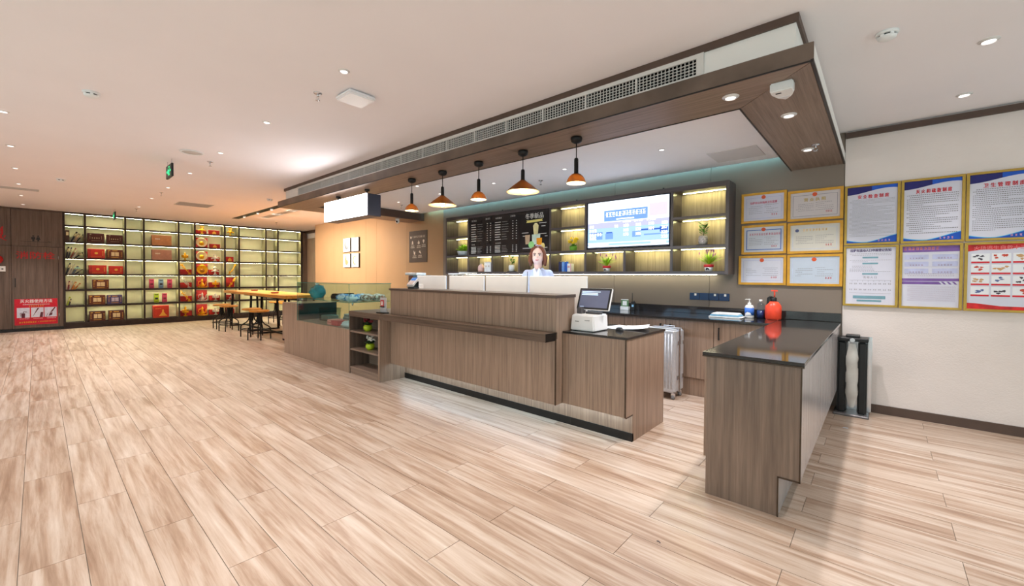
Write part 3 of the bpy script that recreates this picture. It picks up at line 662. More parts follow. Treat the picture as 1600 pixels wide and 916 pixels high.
# ================================================================== LIGHT BOX SIGN
t = thing('light_box_sign', (-5.75, 3.02, 2.16), 'glowing white light box sign hanging under the bulkhead', 'sign')
M_LBOX = mat('sign_case_slate', rgb(58, 60, 76), .45, .1, var=.05)
x0, x1, y0, y1, z0, z1 = -6.385, -5.145, 2.90, 3.115, 2.155, 2.45
part(t, 'case', G().box(x0, y0 + .012, z0, x1, y1, z1), M_LBOX, .006)
f = part(t, 'face', G().box(x0 + .004, y0, z0 + .004, x1 - .004, y0 + .012, z1 - .004), emis('sign_white', (1, .985, 1, 1), 12))
g = G()
glyphs(g, (x0 + .10, y0 - .001, 2.275), (1, 0, 0), (0, 0, 1), .055, .05, 3, .068, seed=4, t=.006)
glyphs(g, (x0 + .36, y0 - .001, 2.275), (1, 0, 0), (0, 0, 1), .045, .05, 6, .062, seed=9, t=.007)
put_text(g, 'COFFEE', .085, (x0 + .80, y0 - .001, 2.315), (1, 0, 0), (0, 0, 1), 'LEFT', -.003, .30)
part(f, 'lettering', g, mat('sign_ink_grey', rgb(150, 146, 150), .6, emit=.55, ecol=(.9, .88, .92, 1)))
for x in (-6.2, -5.36): part(t, 'bracket', G().cyl((x, 3.03, z1), (x, 3.03, 2.53), .012).cyl((x, 3.03, 2.515), (x, 3.03, ZS), .035, n=14), M_BLACK)

# ================================================================== WALL SHELF BEHIND THE COUNTER
ts = thing('display_shelf', (-3.83, 5.4, 1.385), 'long wall-mounted shelf with warm lit cubbyholes behind the counter', 'wall shelf')
FY = 5.25
M_SHELF = wood('shelf_grey_wood', rgb(60, 53, 53), rgb(92, 82, 82), scale=(1.0, 30, 30), rough=.3)
M_SHELFV = wood('shelf_grey_wood_upright', rgb(60, 53, 53), rgb(92, 82, 82), scale=(30, 30, 1.0), rough=.3)
M_SBACK = wood('shelf_back_wood', rgb(128, 112, 92), rgb(176, 158, 134))
M_SLED = emis('warm_shelf_led', (1, .94, .42, 1), 62.0)
part(ts, 'back_panel', G().box(-6.33, 5.535, 1.40, -1.33, 5.549, 2.45), M_SBACK)
for x in (-6.335, -1.335): part(ts, 'upright', G().box(x - .018, FY, 1.385, x + .018, 5.535, 2.47), M_SHELFV, .001)
part(ts, 'shelf_board', G().box(-6.317, FY, 2.41, -1.353, 5.535, 2.47), M_SHELF, .001)
part(ts, 'shelf_board', G().box(-6.317, FY, 1.385, -1.353, 5.535, 1.424), M_SHELF, .001)
part(ts, 'shelf_board', G().box(-6.317, FY, 1.702, -1.353, 5.535, 1.738), M_SHELF, .001)
colx = [-6.317, -5.716, -5.10, -4.48, -3.847, -3.216, -2.604, -1.97, -1.353]
for x in colx[1:-1]: part(ts, 'upright', G().box(x - .018, FY, 1.424, x + .018, 5.535, 1.702), M_SHELFV, .001)
for x in (-5.716, -3.847, -3.216, -1.97): part(ts, 'upright', G().box(x - .018, FY, 1.738, x + .018, 5.535, 2.41), M_SHELFV, .001)
for a, b in ((-6.317, -5.734), (-3.829, -3.234), (-1.952, -1.353)):
    part(ts, 'shelf_board', G().box(a, FY, 2.062, b, 5.535, 2.095), M_SHELF, .001)
    for z in (2.41, 2.062): part(ts, 'led_strip', G().box(a + .05, 5.45, z - .003, b - .03, 5.464, z), M_SLED)
for a, b in zip(colx[:-1], colx[1:]): part(ts, 'led_strip', G().box(a + .05, 5.45, 1.699, b - .05, 5.464, 1.702), M_SLED)
part(ts, 'under_led', G().box(-6.2, 5.47, 1.381, -1.5, 5.485, 1.386), emis('under_shelf_led', (1, .96, .68, 1), 30))
part(ts, 'downlight_dots', G().cyl((-2.1, 5.3, 2.47), (-2.1, 5.3, 2.49), .012).cyl((-3.4, 5.3, 2.47), (-3.4, 5.3, 2.49), .012).cyl((-4.9, 5.3, 2.47), (-4.9, 5.3, 2.49), .012), M_BLACK)
# menu board
mb = thing('menu_board', (-4.78, 5.27, 1.745), 'black drinks menu board with chalk-style lists inside the wall shelf', 'menu board')
MX0, MX1, MZ0, MZ1, MY = -5.69, -3.873, 1.748, 2.402, 5.252
part(mb, 'panel', G().box(MX0, MY, MZ0, MX1, MY + .02, MZ1), mat('menu_black', rgb(38, 34, 34), .16, var=.1, spec=.55), .002)
part(mb, 'panel_seam', G().box(-4.46, MY - .001, MZ0, -4.455, MY, MZ1), M_BLACK)
M_CHALK = mat('chalk_white', rgb(206, 202, 196), .7)
g = G(); YP = MY - .0012
def bar(g, x, z, w, h, y=YP): g.quad((x, y, z), (x + w, y, z), (x + w, y, z + h), (x, y, z + h))
rnd = random.Random(3)
for bx in (-5.63, -5.03):
    for k in range(8):
        z = 2.27 - k * .042
        bar(g, bx, z, .11 + rnd.random() * .03, .013); bar(g, bx + .16, z + .005, .10 + rnd.random() * .06, .003)
        bar(g, bx + .40, z, .024, .011); bar(g, bx + .48, z, .024, .011)
    for k in range(5):
        z = 1.865 - k * .026
        bar(g, bx, z, .11 + rnd.random() * .03, .012); bar(g, bx + .16, z + .004, .08 + rnd.random() * .06, .003); bar(g, bx + .40, z, .024, .010); bar(g, bx + .48, z, .024, .010)
for x, z, n, sd in ((-5.62, 2.335, 6, 1), (-5.26, 2.345, 5, 2), (-5.02, 2.335, 7, 3), (-4.67, 2.345, 5, 4), (-5.62, 1.905, 4, 5), (-5.02, 1.905, 6, 6)): glyphs(g, (x, YP, z), (1, 0, 0), (0, 0, 1), .018, .026, n, .022, seed=sd, t=.0032)
put_text(g, '冬季新品', .095, (-4.16, YP, 2.31), (1, 0, 0), (0, 0, 1), 'CENTER', .001)
for x, z, w_ in ((-4.06, 2.19, .14), (-4.02, 2.14, .08), (-4.42, 2.05, .14), (-4.40, 2.0, .05), (-4.08, 2.02, .16), (-3.95, 1.98, .05), (-4.40, 1.80, .5)): bar(g, x, z, w_, .010)
part(mb, 'lettering', g, M_CHALK)
part(mb, 'ribbon', G().prism([(-4.33, 2.215), (-4.31, 2.235), (-4.33, 2.255), (-4.28, 2.252), (-4.03, 2.258), (-3.99, 2.262), (-4.01, 2.243), (-3.99, 2.225), (-4.05, 2.222), (-4.27, 2.214)], YP, YP + .001, 'y'), mat('ribbon_yellow', rgb(222, 206, 120), .6, var=.1))
part(mb, 'drink_tall', G().prism([(-4.17, 2.02), (-4.09, 2.02), (-4.075, 2.16), (-4.11, 2.20), (-4.15, 2.20), (-4.185, 2.16)], YP - .0005, YP + .001, 'y'), mat('drink_cream', rgb(228, 214, 158), .6, var=.15))
part(mb, 'drink_clear', G().prism([(-4.20, 1.86), (-4.05, 1.86), (-4.04, 2.02), (-4.21, 2.02)], YP - .0004, YP + .001, 'y'), mat('drink_pale', rgb(206, 222, 206), .5, var=.2))
part(mb, 'drink_orange', G().prism([(-4.11, 1.85), (-4.01, 1.85), (-4.005, 1.96), (-4.115, 1.96)], YP - .0008, YP + .001, 'y'), mat('drink_amber', rgb(238, 152, 20), .5, var=.15))
part(mb, 'drink_brown', G().prism([(-4.34, 1.87), (-4.26, 1.87), (-4.25, 2.02), (-4.35, 2.02)], YP - .0006, YP + .001, 'y'), mat('drink_taupe', rgb(190, 160, 130), .5, var=.2))
part(mb, 'fruit_green', G().prism([(-4.22 + .06 * math.cos(a), 1.86 + .055 * math.sin(a)) for a in [i * .524 for i in range(12)]], YP - .0012, YP + .001, 'y'), mat('fruit_lime', rgb(150, 206, 130), .5, var=.2))
part(mb, 'fruit_slice', G().prism([(-3.99 + .04 * math.cos(a), 1.83 + .05 * math.sin(a)) for a in [i * .524 for i in range(12)]], YP - .0012, YP + .001, 'y'), mat('fruit_lemon', rgb(222, 196, 120), .5, var=.2))
# television
tv = thing('television', (-2.59, 5.27, 1.745), 'bright wall television showing a blue room price list', 'television')
TX0, TX1, TZ0, TZ1, TY = -3.185, -1.998, 1.752, 2.405, 5.255
part(tv, 'housing', G().box(TX0, TY + .004, TZ0, TX1, TY + .05, TZ1), M_BLACK, .003)
part(tv, 'bezel', G().box(TX0, TY, TZ0, TX1, TY + .004, TZ0 + .014).box(TX0, TY, TZ1 - .008, TX1, TY + .004, TZ1).box(TX0, TY, TZ0, TX0 + .008, TY + .004, TZ1).box(TX1 - .008, TY, TZ0, TX1, TY + .004, TZ1), mat('bezel_blue_black', rgb(16, 40, 72), .25, var=.1))
def em(name, c, s): return emis(name, s2l((c[0] / 255, c[1] / 255, c[2] / 255)) + (1,), s, True)
TVS = 1.8
sx, sz = lambda u: TX0 + .008 + (TX1 - TX0 - .016) * u, lambda v: TZ0 + .014 + (TZ1 - TZ0 - .022) * v
scr = part(tv, 'screen', G().box(TX0 + .008, TY + .002, TZ0 + .014, TX1 - .008, TY + .004, TZ1 - .008), em('tv_white', (238, 246, 255), TVS * 1.15))
def patch(nm, u0, v0, u1, v1, m, d=.0006): return part(scr, nm, G().box(sx(u0), TY + .002 - d, sz(v0), sx(u1), TY + .002, sz(v1)), m)
B1, B2, B3, B4 = em('tv_blue_pale', (152, 186, 232), TVS), em('tv_blue_mid', (104, 144, 214), TVS), em('tv_blue_deep', (34, 84, 170), TVS), em('tv_lilac', (170, 172, 214), TVS)
patch('title_band', .22, .56, .76, .80, B2); patch('lobby_picture', 0, .10, 1, .42, B1); patch('row_band', 0, .42, 1, .54, B4); patch('footer_band', 0, .03, 1, .08, B1)
patch('picture_sofa', .02, .30, .20, .33, B3, .001); patch('picture_sofa', .24, .17, .34, .30, B2, .001); patch('picture_sofa', .25, .30, .33, .325, B3, .001); patch('picture_table', .58, .19, .68, .31, B2, .001); patch('picture_table', .68, .31, .98, .345, B3, .001); patch('picture_table', .72, .21, 1, .24, B2, .001); patch('picture_table', .10, .17, .20, .27, B2, .001); patch('picture_counter', .9, .26, .99, .37, B3, .001)
patch('corner_box', .78, .60, .98, .86, em('tv_pinkish', (196, 188, 216), TVS))
g = G(); U = lambda u, v: (sx(u), TY + .0006, sz(v))
glyphs(g, (sx(.24), TY + .0006, sz(.66)), (1, 0, 0), (0, 0, 1), .045, .062, 12, .049, seed=21, t=.007)
for v, n in ((.46, 2), (.37, 3), (.28, 5), (.20, 3)): glyphs(g, (sx(.02), TY + .0006, sz(v - .03)), (1, 0, 0), (0, 0, 1), .035, .04, n, .04, seed=int(v * 100), t=.006)
for v, vals in ((.44, ('98', '158', '168', '190', '188')), (.345, ('', '168', '178', '184', '207')), (.25, ('', '178', '185', '', '228')), (.16, ('', '', '', '', '220'))):
    for u, l in zip((.38, .50, .65, .80, .95), vals):
        if l: put_text(g, l, .055, U(u, v), (1, 0, 0), (0, 0, 1), 'CENTER', .0015)
for u in (.46, .60, .75): glyphs(g, (sx(u), TY + .0006, sz(.51)), (1, 0, 0), (0, 0, 1), .028, .03, 4, .032, seed=int(u * 50), t=.004)
for u, v, w_ in ((.38, .585, .22), (.02, .045, .26), (.8, .045, .17)): g.quad(U(u, v), U(u + w_, v), U(u + w_, v + .025), U(u, v + .025))
part(scr, 'lettering', g, em('tv_text_white', (255, 255, 255), TVS * 1.5))

# ================================================================== BOOKSHELF WALL
bs = thing('bookshelf', (XS - .17, 3.2, 0), 'wall-filling dark bookshelf with lit cream cubbyholes', 'bookshelf')
XB = XS - .33
ycol = [(.442, .766), (.805, 1.511), (1.548, 1.880), (1.917, 2.626), (2.661, 2.995), (3.036, 3.732), (3.775, 4.107), (4.147, 4.862), (4.897, 5.221), (5.262, 5.962)]
zrow = [.145, .567, .962, 1.345, 1.746, 2.143, 2.543, 2.816]   # cell floors (top of board); last = underside of the top board
M_BSH = mat('bookshelf_dark', rgb(62, 54, 52), .75, var=.15, vscale=10, spec=.2)
M_BSB = mat('bookshelf_cream_back', rgb(236, 229, 192), .7, var=.02)
M_BSI = mat('bookshelf_side_olive', rgb(176, 168, 128), .6, var=.05)
M_BLED = emis('bookshelf_led', (1, .97, .62, 1), 75.0)
ys = [(.404, .442)] + [(ycol[i][1], ycol[i + 1][0]) for i in range(9)] + [(5.962, 6.0)]
for a, b in ys: part(bs, 'upright', G().box(XB, a, .0, XS, b, ZC), M_BSH, .002)
for a, b in ycol:
    part(bs, 'back_panel', G().box(XB - .012, a - .01, .02, XB, b + .01, ZC), M_BSB)
    part(bs, 'side_lining', G().box(XB, b - .004, .145, XS - .012, b, 2.816), M_BSI)
    part(bs, 'plinth_board', G().box(XB, a, .0, XS - .005, b, .145), M_BSH, .002)
    part(bs, 'top_board', G().box(XB, a, 2.816, XS - .002, b, ZC), M_BSH, .002)
    for z in zrow[1:-1]: part(bs, 'shelf_board', G().box(XB, a, z - .042, XS - .003, b, z), M_BSH, .002)
    for z in [q - .042 for q in zrow[1:-1]] + [2.816]: part(bs, 'led_strip', G().box(XS - .06, a + .01, z - .0006, XS - .046, b - .01, z + .001), M_BLED)
# ================================================================== BOOKSHELF CONTENTS
BAYS = ['narrow bay beside the hydrant cabinet', 'first wide bay', 'second narrow bay', 'second wide bay', 'third narrow bay', 'third wide bay', 'fourth narrow bay', 'fourth wide bay', 'fifth narrow bay', 'last wide bay']
ROWS = ['bottom shelf', 'second shelf from the bottom', 'third shelf from the bottom', 'middle shelf', 'third shelf from the top', 'second shelf from the top', 'top shelf']
def colm(name, r, g_, b, rough=.5, **k): return mat('paint_' + name, rgb(r, g_, b), rough, var=k.pop('var', .1), vscale=k.pop('vscale', 18), **k)
M_BRN = colm('gift_brown', 82, 36, 26); M_BRN2 = colm('gift_chestnut', 112, 58, 34); M_PURP = colm('gift_purple', 78, 70, 120)
M_ORED = colm('gift_scarlet', 214, 52, 34); M_TAN = colm('gift_tan', 204, 146, 98); M_ROSE = colm('gift_rose_tan', 196, 146, 124)
M_CREAM = colm('print_cream', 232, 212, 164); M_GPRINT = mat('gold_print', rgb(232, 176, 70), .4, .3, var=.15, vscale=60)
M_SILV = mat('silver_metal', rgb(214, 206, 196), .28, .8, var=.1)
def face_quad(g, x, y0, y1, z0, z1): g.quad((x, y0, z0), (x, y1, z0), (x, y1, z1), (x, y0, z1))
UY, UZ = (0, 1, 0), (0, 0, 1)
def gift_box(row, y0, y1, h, m, style, label, d=.16, xf=-.05):
    z = zrow[row]; x1 = XS + xf; x0 = x1 - d
    t = thing('gift_box', ((x0 + x1) / 2, (y0 + y1) / 2, z), label, 'box', 'gift boxes on the bookshelf')
    part(t, 'carton', G().box(x0, y0, z, x1, y1, z + h), m, .002)
    xx = x1 + .0008; w = y1 - y0; ym = (y0 + y1) / 2
    if style == 'text':
        g = G(); glyphs(g, (xx, ym - .075, z + h * .42), UY, UZ, .026, .03, 4, .04, seed=int(y0 * 99), t=.004)
        g.quad((xx, ym - .105, z + h * .35), (xx, ym - .102, z + h * .35), (xx, ym - .102, z + h * .72), (xx, ym - .105, z + h * .72)); g.quad((xx, ym + .102, z + h * .35), (xx, ym + .105, z + h * .35), (xx, ym + .105, z + h * .72), (xx, ym + .102, z + h * .72))
        face_quad(g, xx, y0 + .04, y0 + .07, z + h * .85, z + h * .90); face_quad(g, xx, ym - .08, ym + .08, z + h * .2, z + h * .215)
        part(t, 'print', g, M_CREAM)
    elif style == 'window':
        g = G(); face_quad(g, xx, y0 + w * .27, ym - .004, z + h * .30, z + h * .72); face_quad(g, xx, ym + .004, y1 - w * .25, z + h * .30, z + h * .72)
        part(t, 'picture', g, M_CREAM if m is not M_PURP else colm('print_pale_violet', 206, 204, 226))
        g = G()
        for k in range(4): face_quad(g, xx, y0 + .02, y0 + .035, z + h * (.25 + .15 * k), z + h * (.31 + .15 * k)); face_quad(g, xx, y1 - .035, y1 - .02, z + h * (.25 + .15 * k), z + h * (.31 + .15 * k))
        face_quad(g, xx, y0 + .02, y0 + .06, z + h * .84, z + h * .91); face_quad(g, xx, ym - .05, ym + .05, z + h * .84, z + h * .9); face_quad(g, xx, ym - .07, ym + .07, z + h * .13, z + h * .17)
        part(t, 'print', g, M_GPRINT)
    elif style == 'medallion':
        g = G().prism([(ym + .032 * math.cos(a), z + h * .55 + .028 * math.sin(a)) for a in [i * .5236 for i in range(12)]], x1, xx, 'x')
        for k in range(4): face_quad(g, xx, y1 - .045, y1 - .03, z + h * (.3 + .13 * k), z + h * (.38 + .13 * k))
        face_quad(g, xx, y0 + .05, y1 - .06, z + h * .15, z + h * .17)
        part(t, 'print', g, M_GPRINT)
    elif style == 'emblem':
        g = G()
        for k in range(3): g.prism([(y0 + w * .28 + (k - 1) * .035 + .022 * math.cos(a), z + h * .62 + .022 * math.sin(a)) for a in [i * .785 for i in range(8)]], x1, xx, 'x')
        part(t, 'print', g, colm('emblem_silver', 222, 206, 184))
    elif style == 'pot':
        g = G(); c = ym + w * .12
        g.prism([(c - .09, z + .05), (c + .09, z + .05), (c + .07, z + .075), (c + .045, z + .11), (c + .02, z + .16), (c + .018, z + .21), (c, z + .24), (c - .018, z + .21), (c - .02, z + .16), (c - .045, z + .11), (c - .07, z + .075)], x1, xx, 'x'); face_quad(g, xx, y0 + .04, y0 + .17, z + h * .74, z + h * .77)
        part(t, 'print', g, M_GPRINT)
    elif style == 'flame':
        part(t, 'print', G().prism([(ym - .05, z + .015), (ym + .05, z + .015), (ym + .045, z + h * .5), (ym, z + h * .82), (ym - .045, z + h * .5)], x1, xx, 'x'), M_GPRINT)
    elif style == 'sachet':
        g = G(); face_quad(g, xx, y0 + .02, y1 - .02, z + h * .35, z + h * .55); face_quad(g, xx, y0 + .02, y1 - .02, z + h * .1, z + h * .14); face_quad(g, xx, y0 + .015, y1 - .015, z + h * .82, z + h * .9)
        part(t, 'print', g, colm('sachet_print', 110, 24, 50) if m in (MATS.get('paint_pink_pack'),) else M_BLACK)
    if style == 'medallion' and w > .28:
        g = G(); 
        for k in range(7): g.prism([(y0 + .005, z + .01 + h * k / 7), (y0 + .06, z + .015 + h * k / 7), (y0 + .055, z + h * (k + .7) / 7), (y0 + .005, z + h * (k + .55) / 7)], x1, xx, 'x')
        part(t, 'ribbon_print', g, M_BLACK)
    return t
def on_(row, bay): return 'on the %s of the %s' % (ROWS[row], BAYS[bay])
gift_box(5, .83, 1.13, .235, M_BRN, 'text', 'dark brown gift box with gold characters, beside the book bay'); gift_box(5, 1.18, 1.48, .22, M_BRN, 'text', 'dark brown gift box with gold characters, second of the pair')
gift_box(4, .83, 1.14, .235, M_ORED, 'medallion', 'scarlet gift box with black striped edge above the two scarlet boxes'); gift_box(4, 1.18, 1.48, .235, M_BRN2, 'window', 'chestnut gift box with picture window beside a scarlet box')
gift_box(3, .85, 1.17, .225, M_ORED, 'medallion', 'wide scarlet gift box with gold medallion on the middle shelf'); gift_box(3, 1.22, 1.48, .21, M_ORED, 'medallion', 'narrower scarlet gift box on the middle shelf')
gift_box(2, .91, 1.21, .245, M_BRN2, 'window', 'single chestnut gift box standing alone on its shelf')
gift_box(1, .84, 1.14, .24, M_BRN2, 'window', 'chestnut gift box beside the purple gift box'); gift_box(1, 1.18, 1.46, .235, M_PURP, 'window', 'purple gift box with pale picture window')
gift_box(0, .85, 1.14, .25, M_BRN, 'window', 'dark gift box on the bottom shelf closer to the hydrant cabinet'); gift_box(0, 1.20, 1.49, .255, M_BRN, 'window', 'dark gift box on the bottom shelf closer to the empty narrow bay')
gift_box(5, 2.07, 2.49, .285, M_TAN, 'emblem', 'large orange-tan box with pale emblem, upper of the two'); gift_box(4, 2.07, 2.49, .28, M_ROSE, 'emblem', 'large pinkish-tan box with silver emblem, lower of the two')
M_PK = colm('pink_pack', 186, 60, 92); M_BL = colm('blue_pack', 120, 150, 180); M_LM = colm('lime_pack', 172, 198, 40)
for r, y, m, l in ((2, 2.06, M_PK, 'small pink upright pack beside the upright of the wide bay'), (2, 2.26, M_BL, 'small pale blue upright pack between two pink packs'), (2, 2.45, M_PK, 'small pink upright pack next to the narrow bay'), (1, 2.16, M_LM, 'small lime green upright pack'), (1, 2.335, M_PK, 'small pink-red upright pack beside the lime green one')):
    gift_box(r, y - .05, y + .05, .25, m, 'sachet', l, d=.07, xf=-.08)
gift_box(0, 2.08, 2.42, .335, colm('gift_red_orange', 200, 56, 30), 'pot', 'large red box printed with a golden pot on the bottom shelf')
# gold and silver ornaments with their red boxes
def ornament(kind, row, y, label, m=M_GOLD, h=.25, lean=1, x=None):
    x = XS - .10 if x is None else x; z = zrow[row]
    t = thing('ornament', (x, y, z), label, 'ornament', 'metal ornaments on the bookshelf')
    P = lambda nm, g, mm=m: part(t, nm, g, mm, world=False)
    if kind == 'lamp':      # stacked ritual lamp
        P('foot', G().lathe([(.0, 0), (.045, 0), (.045, .012), (.018, .03), (.012, .06), (.03, .075), (.0, .08)], n=14, cap=False))
        P('dish', G().lathe([(.012, h * .30), (.08, h * .36), (.085, h * .50), (.07, h * .50), (.0, h * .48)], n=16, cap=False))
        g = G()
        for i in range(7): a = math.pi * 2 * i / 7; g.ball((.065 * math.cos(a), .065 * math.sin(a), h * .58), .020, 8, 5)
        P('beads', g); P('spire', G().lathe([(.035, h * .5), (.04, h * .62), (.022, h * .70), (.03, h * .8), (.012, h * .9), (.0, h)], n=12, cap=False))
    elif kind == 'ring':    # figure with halo ring
        P('foot', G().lathe([(.0, 0), (.05, 0), (.05, .012), (.016, .03), (.014, .07), (.0, .07)], n=14, cap=False))
        g = G()
        for i in (-3, -2, -1, 0, 1, 2, 3): g.ball((.0, i * .026, h * .42 + .01 * (3 - abs(i))), .022, 8, 5)
        P('garland', g)
        P('halo', G().tube([(0, .036 * math.cos(a), h * .80 + .036 * math.sin(a)) for a in [i * .4488 for i in range(15)]], .012, 8, cap=False)); P('stem', G().lathe([(.03, h * .28), (.035, h * .45), (.016, h * .62), (.0, h * .66)], n=12, cap=False))
    elif kind == 'branch':  # slanting branch of blossoms
        pts = [(0, -lean * .10 + lean * .20 * s, .02 + (h - .04) * (1 - s)) for s in (0, .25, .5, .75, 1.0)] if lean > 0 else [(0, -.10 + .20 * s, .02 + (h - .04) * s) for s in (0, .25, .5, .75, 1.0)]
        P('stem', G().tube(pts, .008, 6)); g = G(); rn = random.Random(int(y * 77) + row)
        for k in range(26):
            s = rn.random(); i = min(3, int(s * 4)); a = Vector(pts[i]).lerp(Vector(pts[i + 1]), s * 4 - i)
            g.ball(a + Vector((rn.uniform(-.02, .04), rn.uniform(-.04, .04), rn.uniform(-.02, .02))), rn.uniform(.010, .018), 7, 4)
        P('blossoms', g); P('foot', G().lathe([(.0, 0), (.05, 0), (.04, .015), (.0, .02)], (0, pts[-1][1] if lean > 0 else pts[0][1], 0), n=12, cap=False))
    elif kind == 'plate':
        rr = .138
        P('dish', G().lathe([(.0, .0), (rr * .72, .004), (rr * .78, .012), (rr, .022), (rr, .028), (rr * .76, .02), (rr * .70, .012), (.0, .010)], (0, 0, rr + .012), n=32, axis='x', cap=False))
        g = G()
        for i in range(20): a = 2 * math.pi * i / 20; g.ball((.027, rr * .90 * math.cos(a), rr + .012 + rr * .90 * math.sin(a)), .009, 6, 4)
        P('rim_beads', g, m if m is M_GOLD else M_SILV)['kind'] = 'stuff'
        P('picture', G().lathe([(.0, .0125), (rr * .45, .0135), (rr * .45, .0145), (.0, .016)], (0, 0, rr * .86), n=16, axis='x', cap=False), M_GOLD if m is not M_GOLD else colm('plate_umber', 190, 120, 20))
        P('stand', G().box(-.05, -.10, 0, .05, -.085, .02).box(-.05, .085, 0, .05, .10, .02).box(.03, -.10, .0, .045, .10, .012), colm('stand_dark', 60, 36, 24))
    elif kind == 'pot':     # ewer with tray and cups
        P('body', G().lathe([(.0, .02), (.05, .03), (.062, .06), (.05, .10), (.024, .14), (.02, .19), (.03, .205), (.012, .225), (.0, h)], n=16, cap=False)); P('spout', G().tube([(0, .05, .06), (0, .085, .10), (0, .09, .16), (0, .11, .19)], [.014, .011, .008, .006], 8)); P('handle', G().tube([(0, -.028, .19), (0, -.085, .18), (0, -.095, .11), (0, -.052, .06)], .008, 8))
        P('tray', G().lathe([(.0, .0), (.12, .0), (.125, .014), (.0, .012)], n=22, cap=False))
        g = G()
        for yy in (-.10, .10): g.lathe([(.0, .014), (.02, .016), (.03, .05), (.0, .048)], (.06, yy, 0), n=12, cap=False)
        P('cups', g)
    return t
def red_box(row, y0, y1, h, label, style='plain', d=.08): gift_box(row, y0, y1, h, M_RED, style, label, d=d, xf=-.19 if style == 'plain' else -.10)
# third narrow bay (index 4)
ornament('lamp', 4, 2.80, 'squat golden ritual lamp alone in the third narrow bay', h=.24)
for r, kind, m, l in ((3, 'branch', M_GOLD, 'golden slanting blossom branch on the middle shelf of the third narrow bay'), (2, 'branch', M_SILV, 'silver slanting blossom branch between two golden ones'), (1, 'branch', M_GOLD, 'golden slanting blossom branch directly below the silver branch'), (0, 'lamp', M_GOLD, 'tall golden lamp tree at the bottom of the third narrow bay')):
    ornament(kind, r, 2.80, l, m, h=.33 if kind == 'branch' else .30); red_box(r, 2.70, 2.97, .15, 'low red box behind the ornament on the %s, third narrow bay' % ROWS[r])
# third wide bay (index 5)
ornament('ring', 6, 3.20, 'golden ringed figure on the top shelf of the third wide bay', h=.235, x=XS - .09); red_box(6, 3.07, 3.33, .12, 'red box behind the golden ringed figure on the top shelf')
red_box(6, 3.37, 3.64, .13, 'red box with gold flame on the top shelf', 'flame')
ornament('plate', 5, 3.19, 'white display plate on the second shelf from the top', M_CREAM); gift_box(5, 3.08, 3.36, .29, M_RED, 'plain', 'tall red box behind the upper white plate', d=.05, xf=-.21)
red_box(5, 3.39, 3.65, .12, 'red box with gold flame beside the upper white plate', 'flame')
ornament('plate', 4, 3.19, 'white display plate directly above the golden plate', M_CREAM); gift_box(4, 3.08, 3.36, .29, M_RED, 'plain', 'tall red box behind the lower white plate', d=.05, xf=-.21)
ornament('ring', 4, 3.52, 'pale ringed ornament beside the lower white plate', M_SILV, h=.2); red_box(4, 3.38, 3.66, .125, 'low red box behind the pale ornament beside the lower white plate')
ornament('plate', 3, 3.20, 'golden display plate on the middle shelf'); gift_box(3, 3.08, 3.36, .32, M_RED, 'plain', 'tall dark red box behind the golden plate', d=.05, xf=-.21)
ornament('ring', 3, 3.52, 'silver ringed ornament beside the golden plate', M_SILV, h=.24); red_box(3, 3.38, 3.64, .15, 'low red box behind the silver ornament beside the golden plate')
for r, m, l, m2, l2 in ((2, M_GOLD, 'golden ewer set on the third shelf from the bottom', M_GOLD, 'golden lamp ornament beside the upper golden ewer'), (1, M_SILV, 'silver ewer with cups on the second shelf from the bottom', M_SILV, 'silver lamp ornament beside the silver ewer'), (0, M_GOLD, 'golden ewer set on the bottom shelf', M_SILV, 'silver lamp ornament on the bottom shelf beside the golden ewer')):
    ornament('pot', r, 3.20, l, m, h=.27); gift_box(r, 3.07, 3.35, .32, M_RED, 'plain', 'tall red box behind the ' + l.split(' on ')[0].split(' with ')[0] + ', ' + ROWS[r], d=.05, xf=-.24)
    ornament('lamp', r, 3.53, l2, m2, h=.23); red_box(r, 3.39, 3.66, .15, 'low red box behind the ' + l2.split(' on ')[0].split(' beside ')[0] + ', ' + ROWS[r])
# fourth narrow bay (index 6)
ornament('ring', 6, 3.92, 'golden pierced ornament on the top shelf of the fourth narrow bay', h=.24)
red_box(4, 3.80, 4.0, .15, 'red box with gold flame in the fourth narrow bay', 'flame')
for r, m, l in ((3, M_GOLD, 'golden upright branch on the middle shelf of the fourth narrow bay'), (2, M_GOLD, 'golden upright branch just above the table end'), (1, M_SILV, 'silver upright branch seen below the table top'), (0, M_SILV, 'silver upright branch seen behind the stool')):
    ornament('branch', r, 3.97, l, m, h=.33, lean=-1)
    if r < 3: gift_box(r, 3.79, 4.05, .30 if r == 2 else .16, M_RED, 'plain', 'red box behind the ' + l.split(' on ')[0], d=.05, xf=-.24)
# books in the narrow bay beside the cabinet
BC = [(70, 46, 34), (26, 26, 32), (40, 44, 56), (196, 186, 170), (150, 60, 40), (222, 214, 196), (90, 100, 120), (206, 120, 40), (30, 40, 60), (160, 140, 110), (176, 186, 60), (120, 30, 40)]
def book(row, y, th, h, tilt, ci, label, x=XS - .06, d=.17):
    z = zrow[row]; c = BC[ci % len(BC)]; a = R(tilt)
    t = thing('book', (x - d / 2, y, z), label, 'book', 'books in the narrow bay')
    rot = Matrix.Rotation(-a, 3, 'X')      # leans towards larger y
    def rotg(g): return g.xf((Matrix.Translation((0, 0, 0)) @ rot.to_4x4()))
    cov = colm('book_%d' % (ci % len(BC)), *c)
    part(t, 'cover', rotg(G().box(-d / 2, 0, 0, d / 2, .002, h).box(-d / 2, th - .002, 0, d / 2, th, h).box(d / 2 - .002, .002, 0, d / 2, th - .002, h)), cov, world=False)
    part(t, 'pages', rotg(G().box(-d / 2 + .004, .002, .004, d / 2 - .002, th - .002, h - .004)), M_PAPER, world=False)
    part(t, 'spine_label', rotg(G().box(d / 2, th * .2, h * .55, d / 2 + .001, th * .8, h * .85)), M_CREAM, world=False)
